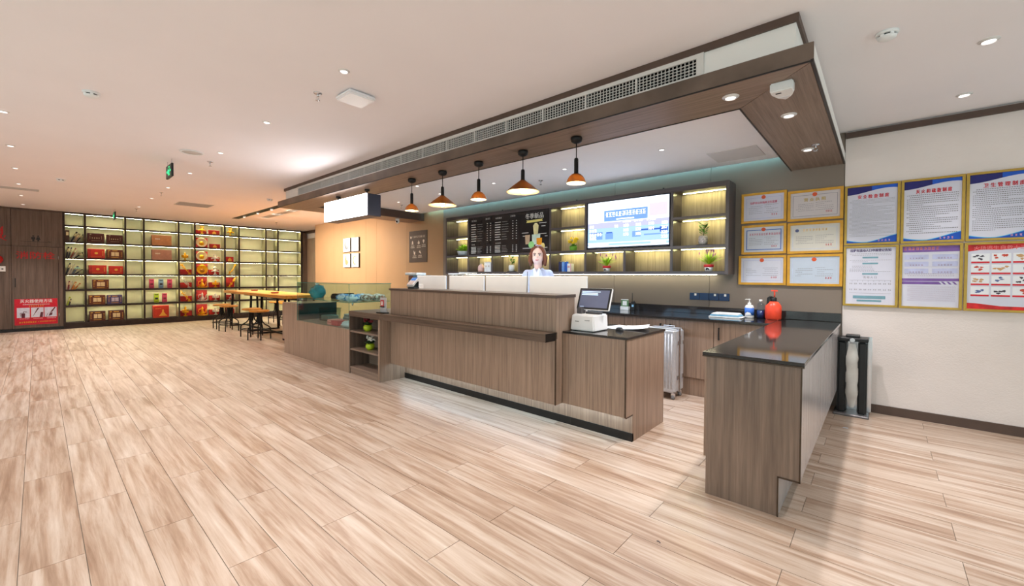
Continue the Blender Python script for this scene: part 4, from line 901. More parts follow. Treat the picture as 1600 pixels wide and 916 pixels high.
K = {5: [(.45, .07, .27, 0, 0), (.535, .03, .27, 22, 1), (.575, .045, .235, 24, 9), (.63, .018, .23, 32, 1)],
     4: [(.45, .03, .27, 9, 1), (.49, .022, .26, 12, 8), (.53, .02, .26, 20, 4), (.56, .03, .21, 28, 5), (.60, .025, .20, 45, 1)],
     3: [(.45, .025, .28, 14, 1), (.485, .02, .26, 15, 5), (.515, .025, .26, 17, 3), (.55, .035, .22, 26, 6), (.60, .02, .18, 48, 8)],
     2: [(.45, .02, .21, 4, 5), (.475, .025, .21, 7, 11), (.505, .02, .21, 12, 3), (.54, .03, .205, 20, 7), (.585, .02, .19, 34, 7)],
     1: [(.455, .025, .22, 14, 10), (.49, .02, .17, 12, 1)]}
ORD = ['first', 'second', 'third', 'fourth', 'fifth']
TONE = ['dark brown', 'black', 'charcoal', 'pale grey', 'rust', 'cream', 'slate blue', 'orange', 'navy', 'tan', 'yellow-green', 'maroon']
for r, L in K.items():
    for i, (y, th, h, ti, ci) in enumerate(L): book(r, y, th, h, ti, ci, '%s book, %s from the cabinet side %s' % (TONE[ci], ORD[i], 'on the ' + ROWS[r]))
solo('paper_packet', G().box(XS - .12, .60, zrow[3] + .135, XS - .05, .70, zrow[3] + .155), colm('packet_aqua', 150, 208, 204), (XS - .09, .65, zrow[3] + .135), 'small aqua packet lying on the leaning books', 'packet', bevel=.003)
# ================================================================== HYDRANT CABINET WALL
hc = thing('fire_hydrant_cabinet', (XS, -.035, .07), 'flush grey-brown fire hydrant cabinet door with red characters', 'cabinet')
part(hc, 'door', G().box(XS - .03, -.398, .073, XS + .002, .327, 1.982), M_LAMD, .002)
part(hc, 'handle', G().box(XS + .02, -.352, 1.03, XS + .032, -.338, 1.24).box(XS + .002, -.35, 1.04, XS + .02, -.34, 1.055).box(XS + .002, -.35, 1.215, XS + .02, -.34, 1.23), M_BLACK)
for z in (.35, 1.73): part(hc, 'hinge', G().cyl((XS + .004, .331, z - .045), (XS + .004, .331, z + .045), .008), M_CHROME)
g = G(); put_text(g, '消防栓', .185, (XS + .004, -.03, 1.76), UY, UZ, 'CENTER', .002, .60)
part(hc, 'lettering', g, colm('sign_red', 196, 28, 34))
rs = thing('restroom_sign', (XS, -.02, 2.09), 'black man and woman restroom pictogram with arrow line', 'sign')
g = G(); xx = XS + .003
for s, c in ((-1, -.065), (1, .012)):
    g.prism([(c + .017 * math.cos(a), 2.228 + .017 * math.sin(a)) for a in [i * .785 for i in range(8)]], XS, xx, 'x')
    if s < 0: g.prism([(c - .03, 2.205), (c + .03, 2.205), (c + .03, 2.15), (c + .016, 2.15), (c + .014, 2.105), (c - .014, 2.105), (c - .016, 2.15), (c - .03, 2.15)], XS, xx, 'x')
    else: g.prism([(c - .02, 2.205), (c + .02, 2.205), (c + .036, 2.14), (c + .014, 2.138), (c + .012, 2.105), (c - .012, 2.105), (c - .014, 2.138), (c - .036, 2.14)], XS, xx, 'x')
part(rs, 'figures', g, M_BLACK)
part(rs, 'arrow', G().box(XS, -.26, 2.092, xx, .21, 2.099).prism([(.17, 2.112), (.175, 2.118), (.215, 2.096), (.21, 2.092)], XS, xx, 'x'), M_BLACK)
fp = thing('fire_extinguisher_poster', (XS, -.03, .15), 'red fire extinguisher instruction poster on the hydrant cabinet', 'poster')
part(fp, 'sheet', G().box(XS + .002, -.365, .15, XS + .006, .305, .755), colm('poster_red', 204, 20, 48))
XX = XS + .0068
g = G(); put_text(g, '灭火器使用方法', .085, (XX, -.03, .695), UY, UZ, 'CENTER', .0015, .50)
for k in range(3): glyphs(g, (XX, -.29 + .21 * k, .285), UY, UZ, .012, .012, 10, .015, seed=k, t=.003)
glyphs(g, (XX, -.24, .615), UY, UZ, .013, .016, 28, .015, seed=8, t=.004)
part(fp, 'lettering', g, M_PAPER)
g = G(); glyphs(g, (XX, -.15, .575), UY, UZ, .02, .022, 7, .035, seed=2, t=.004); glyphs(g, (XX, -.30, .195), UY, UZ, .028, .03, 8, .034, seed=3, t=.006); glyphs(g, (XX, -.01, .205), UY, UZ, .018, .02, 12, .024, seed=5, t=.004)
part(fp, 'lettering', g, colm('poster_yellow', 236, 186, 50))
for k, y in enumerate((-.33, -.115, .095)):
    p = part(fp, 'picture', G().box(XS + .006, y, .32, XX, y + .195, .55), colm('poster_pale', 214, 218, 236))
    g = G(); X2 = XX + .0006
    if k == 0: g.prism([(y + .07, .32), (y + .12, .32), (y + .125, .42), (y + .065, .42)], XX, X2, 'x').tube([(XX, y + .095, .42), (XX, y + .10, .46), (XX, y + .15, .45)], .006, 6).tube([(XX, y + .06, .35), (XX, y + .05, .42), (XX, y + .07, .44)], .004, 6)
    if k == 1: g.prism([(y + .02, .33), (y + .13, .54), (y + .10, .54)], XX, X2, 'x').prism([(y + .13, .32), (y + .15, .44), (y + .19, .44), (y + .18, .32)], XX, X2, 'x')
    if k == 2: g.prism([(y + .06, .34), (y + .09, .42), (y + .13, .42), (y + .12, .36)], XX, X2, 'x').prism([(y + .09, .43), (y + .16, .55), (y + .18, .54), (y + .12, .43)], XX, X2, 'x').tube([(XX, y + .05, .40), (XX, y + .04, .36), (XX, y + .03, .33)], .004, 6)
    part(p, 'drawing', g, colm('drawing_maroon', 92, 34, 52))
al = thing('fire_alarm_sounder', (XS, -.62, 1.66), 'round red fire alarm bell on the panel wall', 'alarm')
part(al, 'gong', G().lathe([(.0, .0), (.10, .0), (.105, .02), (.085, .05), (.03, .06), (.0, .06)], (0, 0, 0), n=24, axis='x', cap=False), colm('alarm_red', 190, 30, 34), world=False)
part(al, 'nut', G().lathe([(.0, .06), (.02, .06), (.018, .07), (.0, .072)], n=10, axis='x', cap=False), M_CHROME, world=False)
wp = thing('wall_switch_plate', (XS, -.56, 1.39), 'white switch plate with dark dot beside the cabinet', 'switch')
part(wp, 'plate', G().box(XS, -.64, 1.39, XS + .012, -.485, 1.51), M_PLASTIC, .003)
part(wp, 'button', G().box(XS + .012, -.545, 1.435, XS + .016, -.515, 1.46), M_BLACK)
ws = thing('red_wall_characters', (XS, -.6, 2.1), 'raised red characters on the panel wall at the picture edge', 'lettering')
g = G(); put_text(g, '消', .21, (XS + .004, -.60, 2.30), UY, UZ, 'CENTER', .004); put_text(g, '火', .16, (XS + .004, -.54, 2.155), UY, UZ, 'CENTER', .003)
part(ws, 'characters', g, colm('sign_red', 196, 28, 34))
# ================================================================== TABLE AND STOOLS
M_OAK = wood('honey_oak', rgb(186, 118, 40), rgb(232, 168, 74), scale=(1.5, 26, 26), rough=.35)
M_OAKS = wood('honey_oak_seat', rgb(178, 110, 36), rgb(226, 160, 66), scale=(3, 26, 26), rough=.35)
tb = thing('bar_table', (-11.1, 3.68, 0), 'long honey-coloured wooden table on black iron trestles', 'table')
part(tb, 'top', G().box(-13.2, 3.29, .865, -9.0, 4.06, .93), M_OAK, .006)
for x in (-12.8, -11.35, -10.62, -9.25):
    part(tb, 'trestle', G().tube([(x - .04, 3.40, .865), (x, 3.36, .0)], .026, 8).tube([(x + .04, 3.95, .865), (x, 3.99, .0)], .026, 8).box(x - .03, 3.34, 0, x + .03, 4.01, .03).box(x - .03, 3.36, .84, x + .03, 4.0, .866), M_BLACKM)
part(tb, 'stretcher', G().box(-12.8, 3.66, .0, -9.25, 3.70, .03).box(-12.8, 3.655, .80, -9.25, 3.695, .84), M_BLACKM)
for x, y, l in ((-12.2, 3.72, 'small reddish wooden dish at the bookshelf end of the table'), (-10.3, 3.55, 'small reddish wooden dish near the display cabinet end of the table')):
    t = thing('dish', (x, y, .93), l, 'dish', 'dishes on the table')
    part(t, 'bowl', G().lathe([(.0, 0), (.07, 0), (.085, .03), (.078, .03), (.065, .008), (.0, .008)], n=20, cap=False), colm('dish_red_brown', 138, 60, 30), world=False)
    part(t, 'rim', G().lathe([(.078, .030), (.082, .034), (.086, .030)], n=20, cap=False), colm('dish_rim', 110, 44, 24), world=False)
def make_stool():
    t = thing('bar_stool', (0, 0, 0), 'x', 'stool', 'round stools around the long table')
    part(t, 'seat', G().lathe([(.0, .575), (.172, .575), (.185, .582), (.188, .600), (.180, .612), (.0, .614)], n=28, cap=False), M_OAKS, world=False)
    part(t, 'screw_post', G().cyl((0, 0, .30), (0, 0, .575), .014, n=10), M_BLACKM, world=False)
    part(t, 'hub', G().lathe([(.03, .34), (.034, .36), (.034, .50), (.045, .54), (.06, .575), (.0, .575)], n=14, cap=False), M_BLACKM, world=False)
    for i in range(4):
        a = math.pi / 4 + i * math.pi / 2; c, s = math.cos(a), math.sin(a)
        pr_ = [(.035, .52), (.04, .44), (.055, .37), (.10, .31), (.165, .27), (.198, .235), (.205, .19), (.205, 0)]
        part(t, 'leg', G().tube([(r * c, r * s, z) for r, z in pr_], .012, 8), M_BLACKM, world=False)
    part(t, 'foot_ring', G().tube([(.195 * math.cos(a), .195 * math.sin(a), .16) for a in [i * math.pi / 12 for i in range(25)]], .010, 6, cap=False), M_BLACKM, world=False)
    return t
st0 = make_stool()
SL = [(-12.38, 3.04, 'round stool at the far front corner of the table by the bookshelf'), (-11.72, 3.02, 'round stool second along the front of the table from the bookshelf'), (-10.36, 3.10, 'round stool partly hidden behind the closest front stool'), (-9.72, 3.05, 'round stool on the front side closest to the display cabinet'), (-12.65, 4.40, 'round stool on the wall side of the table, farther one'), (-11.95, 4.42, 'round stool on the wall side of the table, half hidden by the cabinet post')]
for i, (x, y, l) in enumerate(SL):
    o = st0 if i == 0 else copy_tree(st0)
    o.location = (x, y, 0); o.rotation_euler = (0, 0, .2 * i); o['label'] = l
# ================================================================== BACK WALL: PICTURES, INFO SIGN
M_INKA, M_INKB = colm('ink_blue_grey', 150, 160, 170), colm('ink_coral', 222, 140, 100)
def art(x0, x1, z0, z1, k, label):
    y = YW - .04
    t = thing('picture', ((x0 + x1) / 2, y, z0), label, 'picture', 'four small pictures on the tan wall')
    part(t, 'frame', G().box(x0, y, z0, x1, YW, z1), M_BLACK, .002)
    c = part(t, 'canvas', G().box(x0 + .006, y - .003, z0 + .006, x1 - .006, y, z1 - .006), M_PAPER)
    g = G(); xm, zm = (x0 + x1) / 2, (z0 + z1) / 2; yy = y - .0036
    if k == 0: g.lathe([(.0, 0), (.12, 0), (.12, .0008), (.0, .0008)], (xm, yy, zm), n=24, axis='y', cap=False)
    if k == 1:
        for a, b, r in ((0, -.06, .035), (-.05, .02, .04), (.05, .03, .04), (.0, .07, .03), (-.08, -.03, .02), (.08, -.02, .02), (.03, -.1, .02)): g.lathe([(.0, 0), (r, 0), (r, .0006), (.0, .0006)], (xm + a, yy, zm + b), n=12, axis='y', cap=False)
    if k == 2: g.prism([(xm - .07, zm - .10), (xm + .03, zm - .13), (xm + .10, zm - .06), (xm + .07, zm + .0), (xm + .0, zm + .02), (xm - .01, zm + .12), (xm - .05, zm + .13), (xm - .09, zm + .04)], yy, yy + .0006, 'y')
    if k == 3: g.prism([(xm + .115 * math.cos(a), zm + .125 * math.sin(a)) for a in [R(40 + 280 * i / 16) for i in range(17)]] + [(xm + .02 + .08 * math.cos(a), zm + .095 * math.sin(a)) for a in [R(320 - 280 * i / 16) for i in range(17)]], yy, yy + .0006, 'y')
    part(c, 'drawing', g, M_INKA if k < 2 else M_INKB)
art(-11.0, -10.62, 1.98, 2.35, 0, 'small picture of a grey moon disc, upper one by the joint'); art(-10.55, -10.17, 1.98, 2.35, 1, 'small picture of pale blossoms, upper one of four'); art(-11.0, -10.62, 1.565, 1.93, 2, 'small picture of a coral gourd shape, lower row'); art(-10.55, -10.17, 1.565, 1.93, 3, 'small picture of a coral crescent, lower row')
downlight(-10.58, 5.22, ZC, 'small downlight in the ceiling just in front of the four pictures', 'lobby downlights', w=0)
spot('picture_spot', (-10.58, 5.22, ZC - .04), 34, WARM, 46, .35, .02, target=(-10.58, 5.5, 2.0))
sg = thing('information_sign', (-7.65, YW, 1.645), 'dark brown hotel service sign with pale pictograms on the tan wall', 'sign')
part(sg, 'board', G().box(-7.975, YW - .015, 1.645, -7.325, YW, 2.34), colm('sign_brown', 78, 64, 56), .002)
g = G(); yy = YW - .0158; PX = lambda u: -7.975 + .65 * u; PZ = lambda v: 2.34 - .695 * v
def disc_(g, x, z, r, n=12): g.prism([(x + r * math.cos(2 * math.pi * i / n), z + r * math.sin(2 * math.pi * i / n)) for i in range(n)], yy, yy + .0006, 'y')
disc_(g, PX(.11), PZ(.20), .028); glyphs(g, (PX(.20), yy, PZ(.22)), (1, 0, 0), (0, 0, 1), .038, .045, 9, .052, seed=5, t=.005)
for u, v, k in ((.20, .37, 0), (.55, .37, 1), (.82, .35, 2), (.31, .69, 3), (.62, .68, 4)):
    x, z = PX(u), PZ(v)
    if k == 0: g.prism([(x - .03, z - .045), (x - .012, z - .045), (x, z - .02), (x + .012, z - .045), (x + .03, z - .045), (x + .022, z + .02), (x, z + .045), (x - .022, z + .02)], yy, yy + .0006, 'y')
    if k == 1: g.prism([(x - .03, z - .04), (x + .03, z - .04), (x + .036, z), (x, z + .045), (x - .02, z + .01), (x - .036, z)], yy, yy + .0006, 'y')
    if k == 2: disc_(g, x, z + .012, .032); g.prism([(x - .018, z - .01), (x, z - .05), (x + .018, z - .01)], yy, yy + .0006, 'y')
    if k == 3: g.prism([(x - .035, z + .045), (x - .02, z + .045), (x - .015, z + .02), (x + .035, z + .02), (x + .025, z - .02), (x + .03, z - .045), (x - .02, z - .045)], yy, yy + .0006, 'y')
    if k == 4: g.prism([(x - .04, z), (x, z + .045), (x + .01, z + .02), (x + .045, z - .02), (x + .04, z - .04), (x, z - .02)], yy, yy + .0006, 'y')
    glyphs(g, (x - .06, yy, z - .085), (1, 0, 0), (0, 0, 1), .022, .02, 5, .026, seed=k, t=.004); glyphs(g, (x - .07, yy, z - .12), (1, 0, 0), (0, 0, 1), .022, .02, 6, .025, seed=k + 9, t=.004)
part(sg, 'lettering', g, colm('sign_ivory', 226, 212, 198))
# ================================================================== CERTIFICATES AND POSTERS
def frame_(t, x0, x1, z0, z1, y, m, w, d):
    part(t, 'frame_bar', G().prism([(x0, z0), (x1, z0), (x1 - w, z0 + w), (x0 + w, z0 + w)], y, y + d, 'y'), m, .0015); part(t, 'frame_bar', G().prism([(x0, z1), (x1, z1), (x1 - w, z1 - w), (x0 + w, z1 - w)][::-1], y, y + d, 'y'), m, .0015)
    part(t, 'frame_bar', G().prism([(x0, z0), (x0 + w, z0 + w), (x0 + w, z1 - w), (x0, z1)], y, y + d, 'y'), m, .0015); part(t, 'frame_bar', G().prism([(x1, z0), (x1 - w, z0 + w), (x1 - w, z1 - w), (x1, z1)][::-1], y, y + d, 'y'), m, .0015)
PN = [0]
def textrows(g, x0, x1, z0, z1, n, y, h, seed, short=.25, dash=.012):
    rn = random.Random(seed)
    for i in range(n):
        z = z1 - (z1 - z0) * (i + .5) / n; x = x0 + (rn.random() < .35) * .02; e = x1 - (rn.random() < short) * rn.random() * (x1 - x0) * .7
        while x < e:
            w = dash * rn.uniform(.7, 1.2); g.quad((x, y, z), (min(x + w, e), y, z), (min(x + w, e), y, z + h), (x, y, z + h)); x += w + dash * .4
def outline(g, x0, x1, z0, z1, w, y):
    for a in ((x0, z0, x1, z0 + w), (x0, z1 - w, x1, z1), (x0, z0 + w, x0 + w, z1 - w), (x1 - w, z0 + w, x1, z1 - w)): g.quad((a[0], y, a[1]), (a[2], y, a[1]), (a[2], y, a[3]), (a[0], y, a[3]))
M_TXT = colm('print_grey', 130, 126, 132); M_TXTD = colm('print_dark', 78, 74, 82); M_EMB = colm('emblem_orange', 214, 84, 40); M_SEAL = colm('seal_red', 206, 96, 100); M_TRED = colm('title_red', 206, 40, 56)
def certificate(x0, x1, z0, z1, k, label):
    y = YW - .025; w = .027
    t = thing('certificate', ((x0 + x1) / 2, y, z0), label, 'certificate', 'framed certificates on the grey wall')
    frame_(t, x0, x1, z0, z1, y, M_YELLF, w, .025)
    pc = [(226, 222, 238), (226, 214, 214), (220, 222, 234), (230, 224, 212), (226, 224, 236), (206, 216, 232)][k]
    s = part(t, 'sheet', G().box(x0 + w, y + .010, z0 + w, x1 - w, y + .014, z1 - w), colm('sheet_%d' % k, *[int(v * .90) for v in pc], rough=.25, var=.015))
    yy = y + .0092; xm = (x0 + x1) / 2; a0, a1, b0, b1 = x0 + w + .022, x1 - w - .022, z0 + w + .022, z1 - w - .03
    g = G(); outline(g, a0, a1, b0, b1, .009 if k == 2 else .004, yy)
    part(s, 'border_print', g, [colm('border_lilac', 168, 168, 206), M_TXT, colm('border_blue', 74, 104, 176), colm('border_pale', 182, 190, 214), colm('border_lilac', 168, 168, 206), colm('border_pale', 182, 190, 214)][k])
    g = G()
    if k != 3: g.prism([(xm + .022 * math.cos(i * .5236), b1 + .002 + .022 * math.sin(i * .5236)) for i in range(12)], yy - .001, yy, 'y')
    else: g.prism([(a0 + .04 + .018 * math.cos(i * .5236), b1 - .03 + .018 * math.sin(i * .5236)) for i in range(12)], yy - .001, yy, 'y')
    part(s, 'emblem', g, M_EMB if k != 3 else colm('emblem_slate', 84, 92, 132))
    g = G()
    if k == 0: put_text(g, '拉萨市公共场所卫生监督', .03, (xm, yy, b1 - .062), (1, 0, 0), (0, 0, 1), 'CENTER', .0006, .27)
    elif k == 2: glyphs(g, (a0 + .03, yy, b1 - .065), (1, 0, 0), (0, 0, 1), .02, .024, 13, .0245, seed=k, t=.003)
    elif k == 1: put_text(g, '营 业 执 照', .04, (xm, yy, b1 - .055), (1, 0, 0), (0, 0, 1), 'CENTER', .0008, .19)
    elif k == 3: glyphs(g, (a0 + .09, yy, b1 - .04), (1, 0, 0), (0, 0, 1), .022, .024, 8, .028, seed=k, t=.004)
    else: g.quad((xm - .001, yy, b1 - .03), (xm + .001, yy, b1 - .03), (xm + .001, yy, b1 - .029), (xm - .001, yy, b1 - .029))
    part(s, 'title_lettering', g, {0: colm('title_rose', 206, 84, 110), 2: colm('title_rose', 206, 84, 110), 1: colm('title_gold', 186, 156, 84), 3: colm('title_peach', 236, 196, 130)}.get(k, M_TXT))
    g = G(); textrows(g, a0 + .03, xm - .01, b0 + .05, b1 - .09, 5, yy, .004, k * 7 + 1, .5); textrows(g, xm + .01, a1 - .03, b0 + .05, b1 - .08, 5, yy, .004, k * 7 + 2, .5)
    part(s, 'body_lettering', g, M_TXT)
    g = G(); glyphs(g, (a1 - .10, yy, b0 + .03), (1, 0, 0), (0, 0, 1), .018, .02, 3, .02, seed=k, t=.003)
    part(s, 'seal_print', g, M_SEAL)
CL = ['framed certificate with rose title and lilac border, top row', 'framed business licence with orange emblem and gold title', 'framed certificate with bold blue border', 'framed certificate with round slate logo and peach title', 'framed certificate with glare, bottom row, hung slightly outward', 'framed pale blue certificate, bottom row beside the posters']
for k, r in enumerate(((-1.252, -.797, 1.985, 2.334), (-.789, -.300, 1.972, 2.307), (-1.245, -.795, 1.622, 1.962), (-.786, -.298, 1.616, 1.955), (-1.272, -.792, 1.266, 1.607), (-.784, -.296, 1.262, 1.606))): certificate(*r, k, CL[k])
M_PBLUE, M_PNAVY, M_PCYAN = colm('poster_blue', 20, 82, 190, var=.25, vscale=4), colm('poster_navy', 28, 24, 104), colm('poster_cyan', 96, 190, 232)
def poster(x0, x1, z0, z1, label):
    y = YW - .022; w = .021
    t = thing('poster', ((x0 + x1) / 2, y, z0), label, 'poster', 'gold framed notices on the white wall')
    frame_(t, x0, x1, z0, z1, y, M_GOLDF, w, .026)
    s = part(t, 'sheet', G().box(x0 + w, y + .012, z0 + w, x1 - w, y + .016, z1 - w), colm('poster_sheet', 212, 210, 224, rough=.3, var=.01))
    return s, x0 + w, x1 - w, z0 + w, z1 - w, y + .0112
def wave_poster(x0, x1, title, label, seed, rows, h):
    s, a, b, c, d, y = poster(x0, x1, 1.688, 2.297, label); W_ = b - a; H_ = d - c
    top = [(a + W_ * i / 12, d - H_ * (.135 - .075 * (1 - math.cos(math.pi * i / 12)) / 2 - .035 * math.sin(math.pi * i / 12) * (i / 12))) for i in range(13)]
    part(s, 'wave_print', G().prism(top + [(b, d), (a, d)], y - .0004, y, 'y'), M_PBLUE)
    part(s, 'wave_print', G().prism([(p[0], p[1]) for p in top[:7]] + [(top[6][0], d), (a, d)], y - .0008, y - .0004, 'y'), M_PNAVY)
    low = [(a + W_ * i / 12, c + H_ * (.045 - .04 * math.sin(math.pi * i / 9) + .05 * max(0, i - 5) / 7)) for i in range(13)]
    part(s, 'wave_print', G().prism([(a, c)] + [(b, c)] + low[::-1], y - .0004, y, 'y'), M_PBLUE)
    part(s, 'wave_line', G().add([(p[0], y - .0002, p[1]) for p in low] + [(p[0], y - .0002, p[1] + .006) for p in low], [(i, i + 1, 14 + i, 13 + i) for i in range(12)]), M_PCYAN)
    g = G(); put_text(g, title, .042, ((a + b) / 2 + .01, y - .0012, d - H_ * .185), (1, 0, 0), (0, 0, 1), 'CENTER', .0012, W_ * .62); part(s, 'title_lettering', g, M_TRED)
    g = G(); textrows(g, a + .02, b - .02, c + .06, d - H_ * .225, rows, y - .0002, h, seed, .3, .010 if rows < 25 else .006); part(s, 'body_lettering', g, M_TXT)
    g = G(); glyphs(g, (b - .14, y - .001, c + .012), (1, 0, 0), (0, 0, 1), .016, .018, 4, .026, seed=seed, t=.003); part(s, 'footer_lettering', g, colm('footer_pink', 230, 170, 200))
wave_poster(-.290, .133, '安 全 检 查 制 度', 'gold framed safety inspection notice with blue waves, beside the certificates', 1, 30, .003)
wave_poster(.138, .562, '灭 火 和 疏 散 制 度', 'gold framed fire and evacuation notice with blue waves, middle of the row', 2, 20, .007)
wave_poster(.567, .992, '卫 生 管 理 制 度', 'gold framed hygiene notice with blue waves, cut by the picture edge', 3, 22, .006)
# lower row
s, a, b, c, d, y = poster(-.291, .130, 1.066, 1.680, 'gold framed white population registration notice with teal bars')
W_, H_ = b - a, d - c
g = G(); put_text(g, '拉萨市流动人口申报登记告知', .03, ((a + b) / 2, y, d - .03), (1, 0, 0), (0, 0, 1), 'CENTER', .001, W_ * .82); part(s, 'title_lettering', g, colm('title_violet', 86, 70, 116))
g = G(); textrows(g, a + .03, b - .03, d - .085, d - .055, 2, y, .003, 5); textrows(g, a + .03, b - .03, d - .15, d - .12, 2, y, .003, 6); textrows(g, a + .03, b - .03, d - .25, d - .18, 5, y, .003, 7)
put_text(g, '流 动 人 口', .026, ((a + b) / 2, y, d - .30), (1, 0, 0), (0, 0, 1), 'CENTER', 0, W_ * .27)
for k in range(9):
    for z in (d - .37, d - .43): glyphs(g, (a + .03 + k * .037, y, z), (1, 0, 0), (0, 0, 1), .01, .012, 2, .013, seed=k, t=.0016)
for z in (d - .33, d - .46): g.quad((a + .03, y, z), (b - .03, y, z), (b - .03, y, z + .0015), (a + .03, y, z + .0015))
for k in range(8): g.quad((a + .05 + k * .042, y, d - .345), (a + .0515 + k * .042, y, d - .345), (a + .0515 + k * .042, y, d - .33), (a + .05 + k * .042, y, d - .33))
part(s, 'body_lettering', g, M_TXT)
g = G()
for z in (d - .108, d - .168, d - .272): g.box((a + b) / 2 - .06, y - .0004, z, (a + b) / 2 + .06, y, z + .016)
g.box(a + .06, y - .0004, d - .515, b - .07, y, d - .485).box(a + .09, y - .0004, d - .545, b - .10, y, d - .527)
part(s, 'heading_bars', g, colm('bar_teal', 116, 158, 172))
s, a, b, c, d, y = poster(.135, .557, 1.064, 1.678, 'gold framed purple and white notice with six pale panels')
g = G().box(a, y - .0004, d - .055, b, y, d).prism([(a, d - .33), (b, d - .33), (b, d - .305), (a, d - .305)], y - .0004, y, 'y').prism([(a, d - .36), (a + .27, d - .36), (a + .25, d - .335), (a, d - .335)], y - .0004, y, 'y')
for k in range(3): g.prism([(a + .285 + k * .035, d - .36), (a + .30 + k * .035, d - .36), (a + .28 + k * .035, d - .335), (a + .265 + k * .035, d - .335)], y - .0004, y, 'y')
part(s, 'band_print', g, colm('band_purple', 124, 88, 160))
g = G()
for r_ in range(3):
    for q in range(2): g.box(a + .015 + q * .19, y - .0003, d - .125 - r_ * .066, a + .18 + q * .19, y, d - .08 - r_ * .066)
part(s, 'panel_print', g, colm('panel_lavender', 192, 194, 226))
g = G(); glyphs(g, (a + .01, y - .0008, d - .035), (1, 0, 0), (0, 0, 1), .022, .024, 9, .027, seed=4, t=.004); part(s, 'title_lettering', g, colm('title_coral', 236, 140, 130))
g = G(); textrows(g, a + .04, b - .02, c + .05, d - .375, 16, y - .0002, .002, 11, .1, .008); textrows(g, a + .02, b - .03, d - .29, d - .255, 2, y - .0002, .004, 12)
for r_ in range(3):
    for q in range(2): glyphs(g, (a + .05 + q * .19, y - .0006, d - .12 - r_ * .066), (1, 0, 0), (0, 0, 1), .014, .012, 5, .02, seed=r_ * 2 + q, t=.002)
part(s, 'body_lettering', g, colm('print_mauve', 166, 140, 164))
s, a, b, c, d, y = poster(.565, .992, 1.062, 1.676, 'gold framed red fire escape notice with twelve pictures, cut by the picture edge')
part(s, 'band_print', G().prism([(a, d - .06), (a + .08, d - .045), (a + .2, d - .05), (b, d - .02), (b, d), (a, d)], y - .0004, y, 'y').prism([(a, c), (b, c), (b, c + .028), (a + .2, c + .03), (a + .05, c + .05), (a, c + .052)], y - .0004, y, 'y'), colm('band_red', 206, 36, 40, var=.3, vscale=20))
g = G(); put_text(g, '火场逃生自救十二法', .036, (a + .035, y - .0006, d - .033), (1, 0, 0), (0, 0, 1), 'LEFT', .001, .34); part(s, 'title_lettering', g, colm('title_pinkish', 232, 120, 120))
rn = random.Random(5)
for r_ in range(4):
    for q in range(3):
        x, z = a + .022 + q * .122, d - .165 - r_ * .098
        p = part(s, 'cartoon_panel', G().box(x, y - .0003, z, x + .11, y, z + .085), M_PAPER)
        part(p, 'caption_bar', G().box(x, y - .0006, z, x + .11, y - .0003, z + .015), colm('caption_red', 214, 34, 50))
        g = G()
        for k in range(5):
            cx, cz = x + rn.uniform(.02, .09), z + rn.uniform(.03, .07); g.prism([(cx + rn.uniform(.006, .02) * math.cos(i * 1.2), cz + rn.uniform(.005, .014) * math.sin(i * 1.2)) for i in range(5)], y - .0006 - k * .0001, y - .0003, 'y')
        part(p, 'drawing', g, [colm('cartoon_ink', 70, 62, 74), colm('cartoon_red', 200, 70, 50), colm('cartoon_tan', 206, 160, 110), colm('cartoon_blue', 96, 110, 160)][(r_ + q) % 4])
# ================================================================== PLANTS AND GOODS ON THE WALL SHELF
M_LEAF = colm('leaf_green', 70, 130, 36, var=.35); M_LEAFY = colm('leaf_lime', 150, 196, 40, var=.25); M_POTW = colm('pot_white', 232, 228, 224); M_POTR = colm('pot_red', 206, 34, 44); M_FLP = colm('flower_purple', 150, 84, 150); M_FLY = colm('flower_yellow', 240, 206, 40)
SY = 5.40
def bushy(t, c, r, n, m, w=.03, up=.6, seed=1, name='foliage', L=None):
    rn = random.Random(seed); g = G()
    for i in range(n):
        a = rn.uniform(0, 2 * math.pi); e = rn.uniform(.15, 1.3); l = r * rn.uniform(.6, 1.0) * (L or 1)
        d = Vector((math.cos(a) * math.cos(e), math.sin(a) * math.cos(e), math.sin(e) * up + .15)); b = Vector(c) + Vector((rn.uniform(-.2, .2) * r, rn.uniform(-.2, .2) * r, 0))
        g.leaf(b, b + d * l, w * rn.uniform(.7, 1.2), bend=rn.uniform(-.01, .02))
    return part(t, name, g, m, world=False, kind='stuff')
t = thing('potted_plant', (-6.0, SY, 1.738), 'bushy lime green plant in a white bowl on the wall shelf', 'plant')
part(t, 'bowl', G().lathe([(.0, 0), (.085, 0), (.11, .03), (.125, .085), (.115, .085), (.10, .03), (.0, .02)], n=24, cap=False), colm('bowl_pale_blue', 200, 208, 216), world=False); bushy(t, (0, 0, .08), .17, 110, M_LEAFY, .035, .8, 2)
t = thing('vase', (-5.52, SY, 1.424), 'small pink bottle-shaped vase in the lower cubbyhole', 'vase')
part(t, 'body', G().lathe([(.0, 0), (.05, 0), (.06, .03), (.06, .09), (.045, .12), (.025, .135), (.025, .142), (.0, .142)], n=20, cap=False), colm('vase_pink', 222, 178, 168), world=False); part(t, 'cap', G().lathe([(.0, .142), (.027, .142), (.025, .155), (.0, .157)], n=16, cap=False), M_POTW, world=False)
t = thing('storage_tin', (-5.30, SY, 1.424), 'white square tin with printed dots beside the pink vase', 'tin')
part(t, 'body', G().box(-.085, -.06, 0, .085, .06, .165), M_POTW, .006, world=False); part(t, 'lid', G().box(-.088, -.063, .165, .088, .063, .18), M_POTW, .004, world=False)
part(t, 'print', G().box(-.05, -.0608, .09, -.02, -.06, .12).box(.02, -.0608, .09, .05, -.06, .12), colm('print_tan', 190, 170, 150), world=False)
